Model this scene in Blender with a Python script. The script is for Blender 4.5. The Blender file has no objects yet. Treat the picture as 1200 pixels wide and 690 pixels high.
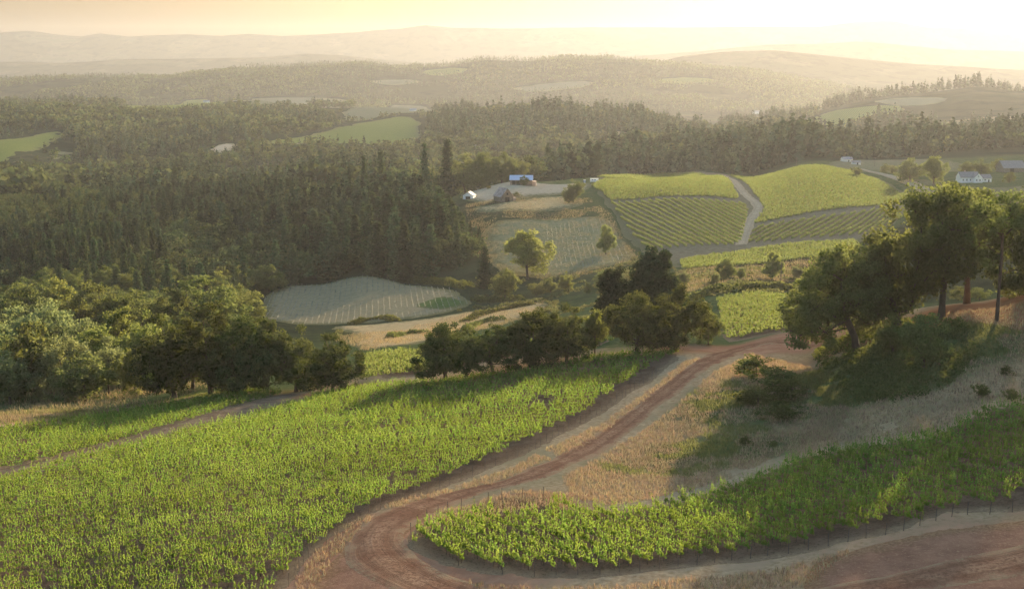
import bpy, math, random
import numpy as np
from mathutils import Vector, Matrix
from mathutils.geometry import delaunay_2d_cdt

rng = np.random.default_rng(11)
random.seed(5)
scene = bpy.context.scene
COL = scene.collection

# ------------------------------------------------------------------ camera maths
FPX, CX, CY = 1500.0, 600.0, 345.0
HOR = 80.0
PITCH = math.atan((CY - HOR) / FPX)
CP, SP = math.cos(PITCH), math.sin(PITCH)
SUN_EL, SUN_AZ = math.radians(15.5), math.radians(27.0)     # azimuth to the right of +Y
SUN = np.array([math.sin(SUN_AZ) * math.cos(SUN_EL), math.cos(SUN_AZ) * math.cos(SUN_EL), math.sin(SUN_EL)])

def ray(px, py):
    """slope of the sight line: metres sideways and up per metre of Y"""
    x = (px - CX) / FPX; v = -(py - CY) / FPX
    yc = CP + v * SP
    return x / yc, (-SP + v * CP) / yc

def X_at(px, Y, z):
    return (px - CX) / FPX * (Y * CP - z * SP)

def proj(X, Y, Z):
    d = Y * CP - Z * SP
    return CX + FPX * X / d, CY - FPX * (Y * SP + Z * CP) / d

# ------------------------------------------------------------------ noise
def _h(ix, iy, seed):
    n = (ix.astype(np.int64) * 374761393 + iy.astype(np.int64) * 668265263 + seed * 1442695041) & 0x7fffffff
    n = ((n ^ (n >> 13)) * 1274126177) & 0x7fffffff
    return ((n ^ (n >> 16)) & 0xffff) / 65535.0

def vnoise(x, y, seed=0):
    x = np.asarray(x, float); y = np.asarray(y, float)
    ix = np.floor(x); iy = np.floor(y); fx = x - ix; fy = y - iy
    fx = fx * fx * (3 - 2 * fx); fy = fy * fy * (3 - 2 * fy)
    a = _h(ix, iy, seed); b = _h(ix + 1, iy, seed); c = _h(ix, iy + 1, seed); d = _h(ix + 1, iy + 1, seed)
    return (a * (1 - fx) + b * fx) * (1 - fy) + (c * (1 - fx) + d * fx) * fy - 0.5

def fbm(x, y, octaves=4, seed=0):
    s = 0; a = 1.0
    for o in range(octaves):
        s = s + a * vnoise(np.asarray(x) * 2 ** o + 17.3 * o, np.asarray(y) * 2 ** o + 5.7 * o, seed + o); a *= 0.5
    return s

def sstep(a, b, x):
    t = np.clip((x - a) / (b - a), 0, 1); return t * t * (3 - 2 * t)

# ------------------------------------------------------------------ terrain: heights known at surveyed points, a thin-plate surface through them
# (px, py, Y): a visible point of ground;   ('z', px, Y, z): a point of ground that something hides
SURVEY = [
 # front slope
 (0,900,112),(600,900,102),(1200,900,96),(-300,690,160),(0,690,150),(200,690,146),(420,690,140),(600,690,137),(900,690,133),(1200,690,128),(1500,690,122),
 (0,600,186),(0,560,213),(0,520,243),(-300,600,205),(-300,520,265),(200,600,178),(200,520,232),(300,485,268),(300,560,198),(400,600,172),(400,500,235),(420,450,296),(500,560,186),(500,500,228),
 (600,560,184),(600,430,283),(600,490,228),(500,440,297),(700,415,293),(700,480,232),(800,410,290),(830,420,272),(900,397,300),(760,470,236),(650,550,188),(430,640,152),
 # bank, gully and the rising slope under the oaks
 (720,545,194),(800,500,216),(850,450,240),(900,440,246),(950,420,264),(880,520,200),(880,470,224),(950,480,214),(1000,470,214),(1000,530,188),(1100,500,192),(1200,460,197),(1200,520,173),
 (1100,430,214),(1000,410,246),(1060,400,232),(1170,380,228),(1200,345,246),(1120,365,240),(1300,420,205),(1300,320,245),(1350,500,170),
 (1200,600,148),(1000,610,153),(800,650,145),(600,665,143),(1100,570,160),(700,600,164),(560,610,164),
 # over the crest, down the far side
 (300,460,303),(200,482,282),(0,496,268),(0,482,325),(60,462,370),(0,440,425),(-200,470,380),(440,428,336),(150,470,330),(250,440,380),('z',330,400,-98),(600,400,345),(690,395,345),
 (420,402,470),(480,388,535),(560,376,565),(650,347,640),(560,350,640),
 ('z',100,500,-112),('z',250,500,-112),(310,378,592),(430,378,592),(430,334,684),(540,345,650),(560,320,705),('z',200,620,-122),('z',0,600,-122),('z',300,700,-124),
 (850,402,325),(880,394,332),(880,353,420),(800,365,420),(740,372,400),(940,350,450),(760,335,600),(690,330,660),(870,322,560),(820,318,630),(900,303,688),(1000,287,720),(960,330,560),
 # the wooded hill
 ('z',0,800,-128),('z',200,800,-122),('z',380,760,-122),('z',480,760,-117),('z',0,1000,-116),('z',200,1000,-112),('z',350,900,-108),('z',450,900,-101),('z',520,860,-102),('z',530,760,-113),
 ('z',300,1150,-110),('z',100,1150,-113),('z',0,1150,-117),('z',400,1080,-101),('z',-200,1000,-120),
 # barn hill and vineyard hill
 (600,214,1000),(545,235,940),(560,262,850),(640,240,905),(690,245,890),(650,310,738),(720,285,790),(700,214,1000),(600,300,750),
 (780,212,1000),(850,212,990),(800,302,716),(860,290,745),(720,240,900),(780,262,820),(950,203,1000),(880,232,910),(1060,233,880),(1020,282,730),(960,262,800),(900,268,790),
 (1140,213,890),(1080,207,980),(1000,193,1130),(1190,208,930),(1190,232,800),(1150,262,655),(1150,300,520),('z',1150,330,-66),('z',1250,420,-68),('z',1080,420,-78),(1090,250,690),('z',1060,560,-90),('z',1300,800,-75),
 (960,188,1180),(1150,195,1060),
 # hollow behind them
 ('z',600,1250,-118),('z',780,1180,-104),('z',880,1180,-100),('z',500,1250,-125),('z',300,1400,-140),('z',100,1400,-142),('z',300,1600,-136),('z',0,1500,-140),
 ('z',820,1400,-95),('z',900,1400,-93),('z',1000,1400,-96),('z',1100,1450,-90),('z',1200,1500,-85),('z',740,1500,-110),('z',1350,1300,-85),
 # further hills
 (430,172,1900),(430,155,2300),(440,137,2720),(500,150,2400),(380,160,2150),(250,176,1850),(320,168,1950),('z',150,1900,-126),
 (20,185,1700),(30,165,2000),(70,158,2100),(60,180,1850),('z',150,2300,-112),('z',0,2500,-90),('z',150,2500,-92),('z',250,2500,-98),('z',350,2500,-100),
 (230,122,3200),(300,118,3300),(100,123,3200),(400,128,3000),(150,125,3150),('z',0,3200,-90),
 (440,128,2950),(560,150,2300),(560,128,2800),('z',600,2300,-92),('z',650,2300,-88),('z',750,2350,-96),('z',700,1950,-116),(720,158,2050),(760,163,1980),('z',850,2100,-125),('z',620,1700,-130),(540,172,1850),
 (960,140,2600),(1000,120,3000),(1050,112,3100),('z',1150,3100,-42),('z',1250,3100,-36),(900,150,2400),(1100,130,2600),('z',880,2900,-130),('z',1000,1900,-125),('z',1200,1900,-125),('z',1100,2200,-112),(1200,120,2700),
 ('z',0,3900,-150),('z',300,3900,-150),('z',600,3600,-150),('z',900,3700,-150),('z',1200,3900,-140),('z',600,4500,-165),('z',0,4500,-165),('z',1200,4500,-165),('z',-300,2500,-100),('z',1500,2500,-80),
 ('z',-300,1500,-130),('z',1500,1000,-70),('z',-300,700,-122),('z',1500,500,-60),
]
def warp(X, Y):
    return 1500 * X / (np.maximum(Y, -20) + 60), 300 * np.log(np.maximum(Y, -40) + 60)
_P = []
for r in SURVEY:
    if r[0] == 'z':
        _, px, Y, z = r; _P.append((X_at(px, Y, z), Y, z))
    else:
        px, py, Y = r; a, b = ray(px, py); _P.append((a * Y, Y, b * Y))
_P += [(-60, 10, -57), (60, 10, -54), (0, -40, -54), (-25, 60, -57.5), (25, 60, -56)]
_P = np.array(_P)
_A, _B = warp(_P[:, 0], _P[:, 1])
def _tps(r2): return r2 * np.log(r2 + 1e-9) * 0.5
def _solve():
    n = len(_P)
    K = _tps((_A[:, None] - _A[None]) ** 2 + (_B[:, None] - _B[None]) ** 2) / 1e4
    K += np.eye(n) * 0.03
    Q = np.stack([np.ones(n), _A / 100, _B / 100], 1)
    M = np.block([[K, Q], [Q.T, np.zeros((3, 3))]])
    return np.linalg.solve(M, np.concatenate([_P[:, 2], np.zeros(3)]))
_W = _solve()
def tps_z(X, Y):
    a, b = warp(X, Y)
    out = _W[-3] + _W[-2] * a / 100 + _W[-1] * b / 100
    for k in range(len(_P)):
        out = out + _W[k] * _tps((a - _A[k]) ** 2 + (b - _B[k]) ** 2) / 1e4
    return out

# ridges beyond the valley: (distance, half width, [(px, py of the skyline)])
RIDGES = [
 (5200, 900, 24, [(-400,98),(-100,95),(0,94),(60,92),(130,90),(200,91),(240,86),(300,80),(360,77),(420,75),(470,80),(520,78),(565,71),(620,72),(660,69),(720,70),(770,75),(830,80),(880,84),(940,92),(990,101),(1060,112),(1300,125),(1600,130)]),
 (6600, 900, 26, [(-400,102),(0,99),(300,97),(600,93),(700,87),(760,76),(800,66),(840,62),(900,60),(950,64),(1010,70),(1080,76),(1200,82),(1500,86)]),
 (8900, 1000, 32, [(-400,74),(-100,72),(0,73),(70,74),(140,70),(240,69),(310,67),(360,63),(400,65),(450,70),(520,76),(600,78),(700,70),(800,62),(900,54),(1000,50),(1100,58),(1200,62),(1500,66)]),
 (11300, 1200, 42, [(-400,44),(-100,44),(0,40),(28,37),(60,41),(90,43),(115,40),(150,44),(190,42),(220,41),(260,43),(290,41),(330,44),(380,42),(430,38),(470,36),(500,31),(530,35),(600,36),(700,34),(800,34),(880,33),(950,33),(1000,28),(1040,27),(1080,34),(1140,36),(1200,44),(1500,40)]),
]
def far_z(X, Y):
    z = np.full(np.shape(X), -172.0) + 14 * fbm(X / 900, Y / 900, 4, 3)
    for D, w, rough, line in RIDGES:
        px = CX + FPX * X / (D * CP)
        l = np.array(line, float)
        top = np.interp(px, l[:, 0], l[:, 1])
        ht = (HOR - top) / FPX * D
        Dc = D + 260 * fbm(X / 1500, X * 0 + D, 2, 9)
        u = (Y - Dc) / w
        prof = np.where(u < 0, np.exp(-np.abs(u) ** 1.5 * 1.6), np.exp(-u * u * 3))
        rid = -172 + (ht + 172) * prof + rough * prof * fbm(X / 420, Y / 420, 4, int(D)) * (0.25 + 0.9 * (1 - prof))
        z = np.maximum(z, rid)
    return z
def raw_z(X, Y):
    k = sstep(3450, 4300, Y)
    zz = tps_z(X, np.minimum(Y, 4600))
    zz = zz + sstep(60, 400, Y) * 0.9 * fbm(X / 60, Y / 60, 3, 1) + 0.35 * fbm(X / 14, Y / 14, 3, 2) + sstep(900, 1600, Y) * 5 * fbm(X / 260, Y / 260, 3, 4)
    return zz * (1 - k) + far_z(X, Y) * k

NS, NT = 440, 900
S0, S1 = -0.66, 0.66
TA, TB = math.log(90.0), math.log(12700.0)
def _grid():
    s = np.linspace(S0, S1, NS); t = np.linspace(TA, TB, NT)
    Y = np.exp(t) - 150
    Yg, Sg = np.meshgrid(Y, s, indexing='ij')
    Xg = Sg * (Yg + 130)
    return Xg, Yg
GX, GY = _grid()
GZ = raw_z(GX, GY)
def height(X, Y):
    X = np.asarray(X, float); Y = np.asarray(Y, float)
    fs = np.clip((X / (Y + 130) - S0) / (S1 - S0) * (NS - 1), 0, NS - 1.001)
    ft = np.clip((np.log(np.maximum(Y + 150, 1)) - TA) / (TB - TA) * (NT - 1), 0, NT - 1.001)
    i = fs.astype(int); j = ft.astype(int); u = fs - i; v = ft - j
    return (GZ[j, i] * (1 - u) + GZ[j, i + 1] * u) * (1 - v) + (GZ[j + 1, i] * (1 - u) + GZ[j + 1, i + 1] * u) * v

_YS = np.exp(np.linspace(math.log(210.0), math.log(12500.0), 4000)) - 150
def hit(px, py, ymin=60):
    """where the sight line through a photo pixel meets the ground"""
    a, b = ray(px, py)
    Y = _YS[_YS > ymin]
    d = b * Y - height(a * Y, Y)
    k = np.nonzero(d < 0)[0]
    if len(k) == 0:
        k = [int(np.argmin(d))]
    k = int(k[0])
    if k == 0: y = Y[0]
    else:
        d0, d1 = d[k - 1], d[k]; y = Y[k - 1] + (Y[k] - Y[k - 1]) * (d0 / (d0 - d1) if d0 > d1 else 1)
    return np.array([a * y, y, float(height(a * y, y))])

def at(px, Y):
    """the ground in direction px, Y metres out"""
    z = -100.0
    for _ in range(4):
        X = X_at(px, Y, z); z = float(height(X, Y))
    return np.array([X, Y, z])

def rise(P, py):
    """how tall a thing on point P is when its top shows at py"""
    d = ray(600, py)[1] * P[1]
    return d - P[2]

# ------------------------------------------------------------------ mesh and material helpers
def mesh(name, V, F, mats, smooth=False, attrs=None, uv=None, mat_index=None):
    """V (n,3); F (m,3|4) or a list of such arrays"""
    Fs = F if isinstance(F, list) else [F]
    Fs = [np.asarray(f, np.int32) for f in Fs if len(f)]
    me = bpy.data.meshes.new(name)
    V = np.asarray(V, np.float32)
    me.vertices.add(len(V)); me.vertices.foreach_set('co', V.ravel())
    loops = np.concatenate([f.ravel() for f in Fs]); tot = np.concatenate([np.full(len(f), f.shape[1], np.int32) for f in Fs])
    me.loops.add(len(loops)); me.loops.foreach_set('vertex_index', loops)
    me.polygons.add(len(tot)); me.polygons.foreach_set('loop_start', np.concatenate([[0], np.cumsum(tot)[:-1]]).astype(np.int32))
    me.polygons.foreach_set('use_smooth', np.full(len(tot), bool(smooth)))
    for m in (mats if isinstance(mats, (list, tuple)) else [mats]): me.materials.append(m)
    if mat_index is not None: me.polygons.foreach_set('material_index', np.asarray(mat_index, np.int32))
    me.update(calc_edges=True)
    for k, v in (attrs or {}).items():
        v = np.asarray(v, np.float32)
        if v.ndim == 2:
            a = me.attributes.new(k, 'FLOAT_COLOR', 'POINT'); a.data.foreach_set('color', np.concatenate([v, np.ones((len(v), 4 - v.shape[1]), np.float32)], 1).ravel())
        else:
            a = me.attributes.new(k, 'FLOAT', 'POINT'); a.data.foreach_set('value', v)
    if uv is not None:
        u = me.uv_layers.new(name='UVMap'); u.data.foreach_set('uv', np.asarray(uv, np.float32)[loops].ravel())
    return me

def tag(o, label=None, cat=None, group=None, kind=None):
    if label: o['label'] = label
    if cat: o['category'] = cat
    if group: o['group'] = group
    if kind: o['kind'] = kind
    return o
def link(name, data, parent=None):
    o = bpy.data.objects.new(name, data); COL.objects.link(o)
    if parent is not None: o.parent = parent
    return o
def copy_tree(o, parent=None):
    c = o.copy(); COL.objects.link(c); c.parent = parent
    for ch in o.children: copy_tree(ch, c)
    return c

class NT_:
    """short-hand for a material's node tree"""
    def __init__(s, name):
        s.m = bpy.data.materials.new(name); s.m.use_nodes = True; s.t = s.m.node_tree; s.t.nodes.clear()
        s.out = s.t.nodes.new('ShaderNodeOutputMaterial')
    def n(s, kind, **kw):
        x = s.t.nodes.new('ShaderNode' + kind)
        for k, v in kw.items(): setattr(x, k, v)
        return x
    def l(s, a, b): s.t.links.new(a, b)
    def put(s, sock, v):
        if hasattr(v, 'is_linked') or isinstance(v, bpy.types.NodeSocket): s.l(v, sock)
        elif isinstance(v, (tuple, list)): sock.default_value = (*v, 1) if len(v) == 3 and sock.type == 'RGBA' else v
        else: sock.default_value = v
    def pos(s): return s.n('NewGeometry').outputs['Position']
    def obj(s): return s.n('TexCoord').outputs['Object']
    def noise(s, vec, scale, detail=4, rough=0.6, dist=0.0, color=False):
        x = s.n('TexNoise'); s.l(vec, x.inputs['Vector']); x.inputs['Scale'].default_value = scale; x.inputs['Detail'].default_value = detail
        x.inputs['Roughness'].default_value = rough; x.inputs['Distortion'].default_value = dist
        return x.outputs['Color' if color else 'Fac']
    def math(s, op, a, b=0.0, c=None):
        x = s.n('Math', operation=op); s.put(x.inputs[0], a); s.put(x.inputs[1], b)
        if c is not None: s.put(x.inputs[2], c)
        return x.outputs[0]
    def ramp(s, f, a, b, lo=0.0, hi=1.0):
        x = s.n('MapRange', interpolation_type='SMOOTHSTEP'); s.l(f, x.inputs['Value'])
        for k, v in (('From Min', a), ('From Max', b), ('To Min', lo), ('To Max', hi)): x.inputs[k].default_value = v
        return x.outputs['Result']
    def mix(s, f, a, b, mode='MIX'):
        x = s.n('Mix', data_type='RGBA', blend_type=mode); s.put(x.inputs[0], f); s.put(x.inputs[6], a); s.put(x.inputs[7], b); return x.outputs[2]
    def attr(s, name, out='Fac'): return s.n('Attribute', attribute_name=name).outputs[out]
    def scalev(s, vec, xyz):
        x = s.n('Mapping'); s.l(vec, x.inputs['Vector']); x.inputs['Scale'].default_value = xyz; return x.outputs['Vector']
    def bump(s, h, strength, dist):
        x = s.n('Bump'); s.l(h, x.inputs['Height']); x.inputs['Strength'].default_value = strength; x.inputs['Distance'].default_value = dist; return x.outputs['Normal']
    def surface(s, col, rough=0.9, normal=None, spec=0.2, metal=0.0):
        if spec <= .1:                                      # soil and grass have no sheen at low angles
            b = s.n('BsdfDiffuse'); s.put(b.inputs['Color'], col); b.inputs['Roughness'].default_value = 1.0
            if normal is not None: s.l(normal, b.inputs['Normal'])
            s.l(b.outputs[0], s.out.inputs['Surface']); return s.m
        b = s.n('BsdfPrincipled'); s.put(b.inputs['Base Color'], col); s.put(b.inputs['Roughness'], rough)
        b.inputs['Specular IOR Level'].default_value = spec; b.inputs['Metallic'].default_value = metal
        if normal is not None: s.l(normal, b.inputs['Normal'])
        s.l(b.outputs[0], s.out.inputs['Surface']); return s.m

def plain(name, col, rough=0.8, var=0.25, scale=3.0, spec=0.2, metal=0.0):
    t = NT_(name); f = t.noise(t.obj(), scale, 5)
    a = tuple(c * (1 - var) for c in col); b = tuple(min(1, c * (1 + var)) for c in col)
    return t.surface(t.mix(t.ramp(f, .3, .7), a, b), rough, None, spec, metal)

def leaf_mat(name, dark, light, trans=0.4, tcol=None, per_object=0.35, attr=None, young=None):
    """foliage: diffuse plus light coming through the leaf; every leaf and every plant a little different"""
    t = NT_(name)
    g = t.n('NewGeometry')
    f = g.outputs['Random Per Island']
    c = t.mix(f, dark, light)
    if young: c = t.mix(t.ramp(t.attr('tip'), .35, 1.05, 0, .75), c, young)      # young shoot tips are paler
    if attr: r = t.attr(attr)
    else: r = t.n('ObjectInfo').outputs['Random']
    hsv = t.n('HueSaturation'); t.l(c, hsv.inputs['Color'])
    t.l(t.ramp(r, 0, 1, 1 - per_object, 1 + per_object), hsv.inputs['Value'])
    r2 = t.math('FRACT', t.math('MULTIPLY', r, 7.31))
    t.l(t.ramp(r2, 0, 1, 0.46, 0.53), hsv.inputs['Hue'])
    c = hsv.outputs['Color']
    d = t.n('BsdfDiffuse'); t.l(c, d.inputs['Color'])
    tr = t.n('BsdfTranslucent')
    tc = t.mix(0.55, c, tcol or tuple(min(1, x * 1.8) for x in light))
    t.l(tc, tr.inputs['Color'])
    m = t.n('MixShader'); m.inputs[0].default_value = trans
    t.l(d.outputs[0], m.inputs[1]); t.l(tr.outputs[0], m.inputs[2]); t.l(m.outputs[0], t.out.inputs['Surface'])
    return t.m

# ------------------------------------------------------------------ camera, light, air
def setup():
    cd = bpy.data.cameras.new('camera'); cd.sensor_width = 36; cd.lens = FPX / 1200 * 36; cd.clip_start = 1; cd.clip_end = 40000
    c = bpy.data.objects.new('camera', cd); COL.objects.link(c); c.rotation_euler = (math.pi / 2 - PITCH, 0, 0); scene.camera = c
    w = bpy.data.worlds.new('World'); scene.world = w; w.use_nodes = True
    nt = w.node_tree; nt.nodes.clear()
    sky = nt.nodes.new('ShaderNodeTexSky'); sky.sky_type = 'NISHITA'; sky.sun_disc = False
    sky.sun_elevation = SUN_EL; sky.sun_rotation = SUN_AZ
    sky.air_density = 1.9; sky.dust_density = 9.0; sky.ozone_density = 5.0; sky.altitude = 200
    bg = nt.nodes.new('ShaderNodeBackground'); bg.inputs['Strength'].default_value = SKY_STRENGTH
    ou = nt.nodes.new('ShaderNodeOutputWorld'); nt.links.new(sky.outputs[0], bg.inputs[0]); nt.links.new(bg.outputs[0], ou.inputs[0])
    ld = bpy.data.lights.new('sun', 'SUN'); ld.energy = SUN_STRENGTH; ld.angle = math.radians(0.6); ld.color = SUN_COLOR
    l = bpy.data.objects.new('sun', ld); COL.objects.link(l)
    l.rotation_euler = Vector(-SUN).to_track_quat('-Z', 'Y').to_euler()
    scene.view_settings.view_transform = 'Standard'; scene.view_settings.look = 'None'; scene.view_settings.gamma = 1
    scene.view_settings.exposure = EXPOSURE
    cy = scene.cycles
    cy.use_adaptive_sampling = True; cy.adaptive_threshold = 0.02
    cy.max_bounces = 5; cy.diffuse_bounces = 3; cy.glossy_bounces = 1; cy.transmission_bounces = 3; cy.volume_bounces = 1; cy.transparent_max_bounces = 4
    cy.sample_clamp_indirect = 6.0; cy.use_denoising = True
    try: cy.denoiser = 'OPENIMAGEDENOISE'
    except Exception: pass
    scene.render.film_transparent = False

def haze():
    t = NT_('air_haze')
    v = t.n('VolumePrincipled'); v.inputs['Color'].default_value = HAZE_COLOR; v.inputs['Density'].default_value = HAZE_DENSITY; v.inputs['Anisotropy'].default_value = HAZE_G
    t.l(v.outputs[0], t.out.inputs['Volume'])
    t.m.cycles.homogeneous_volume = True if hasattr(t.m.cycles, 'homogeneous_volume') else None
    x, y0, y1, z0, z1 = 8700, -600, 12950, float(GZ.min()) - 1.0, float(GZ.max()) + 12.0
    V = [(sx * x, y, z) for z in (z0, z1) for y in (y0, y1) for sx in (-1, 1)]
    F = [(0, 2, 3, 1), (4, 5, 7, 6), (0, 1, 5, 4), (2, 6, 7, 3), (0, 4, 6, 2), (1, 3, 7, 5)]
    tag(link('haze', mesh('haze', np.array(V, float), np.array(F), t.m)), 'pale evening haze filling the air between the hills', 'haze', kind='stuff')

SKY_STRENGTH, SUN_STRENGTH, SUN_COLOR, EXPOSURE = 0.05, 2.0, (1.0, 0.78, 0.49), 3.05
HAZE_COLOR, HAZE_DENSITY, HAZE_G = (0.84, 0.865, 0.95, 1), 2.8e-5, 0.46

# ------------------------------------------------------------------ the ground
# lushness / woodland floor / red soil, as soft spots on the land: (px, py, radius across m, radius along m, strength)
SPOTS = {
 0: [(900,470,22,26,.7),(850,525,22,16,.6),(760,548,16,10,.5),(820,480,10,16,.5),(960,500,20,14,.35),(1060,425,24,17,1),(1000,428,17,15,.9),(1130,470,20,12,.3),(1180,340,40,14,.8),
     (200,478,60,14,.8),(20,475,120,60,1),(60,440,90,50,.9),(-60,470,90,60,.9),(540,352,34,20,.9),(640,345,45,35,.85),(700,335,60,40,.8),(870,325,80,60,.9),(950,330,60,50,.9),(440,430,50,25,.8),(600,405,60,30,.8),(720,395,50,35,.8),
     (470,395,35,12,.55),(400,412,40,16,.4),(560,262,30,40,.35),(600,290,40,50,.5),(1190,330,60,40,.8),(800,270,200,150,.2),(690,300,60,60,.35)],
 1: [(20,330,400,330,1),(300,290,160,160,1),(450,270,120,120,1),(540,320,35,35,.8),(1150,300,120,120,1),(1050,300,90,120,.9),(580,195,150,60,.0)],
 2: [(860,408,22,20,.8),(920,400,22,26,.9),(1160,372,34,26,.9),(810,372,20,30,.8),(940,425,12,18,.4),(430,660,26,22,1),(620,590,14,10,.6),(1050,650,40,14,.35),(1200,640,40,22,.5),(380,640,20,14,.6),(250,466,30,8,.4),(1165,480,18,10,.4)],
}
def cover(X, Y, seed=0):
    c = np.zeros(X.shape + (3,))
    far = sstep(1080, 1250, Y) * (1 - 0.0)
    for ch, L in SPOTS.items():
        for px, py, rx, ry, st in L:
            P = hit(px, py)
            e = np.exp(-(((X - P[0]) / rx) ** 2 + ((Y - P[1]) / ry) ** 2) ** 1.3)
            c[..., ch] = np.maximum(c[..., ch], st * e)
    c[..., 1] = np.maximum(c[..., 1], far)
    c[..., 0] = np.maximum(c[..., 0], .95 * sstep(305, 390, Y))
    return c

def ground_mat():
    t = NT_('ground_grass_and_soil'); p = t.pos()
    big = t.noise(p, 0.02, 5); mid = t.noise(p, 0.16, 6, .65); fine = t.noise(p, 1.1, 6, .7); tuft = t.noise(p, 3.2, 3, .6)
    sep = t.n('SeparateColor'); t.l(t.attr('cover', 'Color'), sep.inputs[0])
    dry = t.mix(t.ramp(fine, .3, .72), (0.32, 0.205, 0.11), (0.60, 0.43, 0.25))
    dry = t.mix(t.ramp(mid, .42, .68), dry, (0.42, 0.30, 0.18))
    dry = t.mix(t.ramp(big, .45, .65, 0, .55), dry, (0.25, 0.22, 0.11))
    green = t.mix(t.ramp(fine, .35, .7), (0.06, 0.08, 0.028), (0.14, 0.16, 0.058))
    green = t.mix(t.ramp(mid, .5, .72, 0, .45), green, (0.27, 0.22, 0.115))
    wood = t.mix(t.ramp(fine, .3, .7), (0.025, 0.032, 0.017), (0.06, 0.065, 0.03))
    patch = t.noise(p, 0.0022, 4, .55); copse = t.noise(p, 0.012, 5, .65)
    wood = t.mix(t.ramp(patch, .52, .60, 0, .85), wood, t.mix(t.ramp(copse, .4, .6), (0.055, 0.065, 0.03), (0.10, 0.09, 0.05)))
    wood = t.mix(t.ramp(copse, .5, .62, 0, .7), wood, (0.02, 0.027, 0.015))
    red = t.mix(t.ramp(mid, .35, .7), (0.36, 0.18, 0.105), (0.50, 0.28, 0.165))
    patch = t.noise(p, 0.0022, 4, .55); copse = t.noise(p, 0.012, 5, .65)
    wood = t.mix(t.ramp(patch, .52, .60, 0, .85), wood, t.mix(t.ramp(copse, .4, .6), (0.055, 0.065, 0.03), (0.10, 0.09, 0.05)))
    wood = t.mix(t.ramp(copse, .5, .62, 0, .7), wood, (0.02, 0.027, 0.015))
    red = t.mix(t.ramp(fine, .55, .75, 0, .6), red, (0.42, 0.30, 0.18))
    def edge(v): return t.ramp(t.math('ADD', v, t.math('MULTIPLY', t.math('SUBTRACT', t.math('ADD', mid, fine), 1.0), .55)), .28, .62)
    c = t.mix(edge(sep.outputs[2]), dry, red)
    c = t.mix(edge(sep.outputs[0]), c, green)
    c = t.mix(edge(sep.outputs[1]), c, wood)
    h = t.math('ADD', t.math('MULTIPLY', fine, .7), t.math('MULTIPLY', tuft, .3))
    return t.surface(c, 0.95, t.bump(h, .9, .35), .1)

def build_ground():
    V = np.stack([GX, GY, GZ], -1).reshape(-1, 3)
    idx = np.arange(NS * NT).reshape(NT, NS)
    F = np.stack([idx[:-1, :-1], idx[:-1, 1:], idx[1:, 1:], idx[1:, :-1]], -1).reshape(-1, 4)
    o = link('ground', mesh('ground', V, F, ground_mat(), True, {'cover': cover(GX, GY).reshape(-1, 3)}))
    tag(o, 'rolling dry grass hillside falling to wooded valleys and far ridges', 'ground', kind='structure')

# ------------------------------------------------------------------ draped sheets, roads
def inside(X, Y, poly):
    X = np.asarray(X); Y = np.asarray(Y); r = np.zeros(X.shape, bool); n = len(poly)
    for i in range(n):
        x1, y1 = poly[i][:2]; x2, y2 = poly[(i + 1) % n][:2]
        c = (y1 > Y) != (y2 > Y)
        with np.errstate(divide='ignore', invalid='ignore'):
            r ^= c & (X < (x2 - x1) * (Y - y1) / (y2 - y1 + 1e-12) + x1)
    return r
def ground_poly(px_list):
    return np.array([hit(*p)[:2] for p in px_list])
def far_poly(l):
    return np.array([at(px, Y)[:2] for px, Y in l])
def dense(poly, step):
    out = []
    n = len(poly)
    for i in range(n):
        a, b = poly[i], poly[(i + 1) % n]; k = max(1, int(np.linalg.norm(b - a) / step))
        for j in range(k): out.append(a + (b - a) * j / k)
    return np.array(out)
def smooth_closed(poly, times=2):
    for _ in range(times):
        n = np.roll(poly, -1, 0); poly = np.stack([poly * .75 + n * .25, poly * .25 + n * .75], 1).reshape(-1, 2)
    return poly
FIELDS = []
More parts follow.
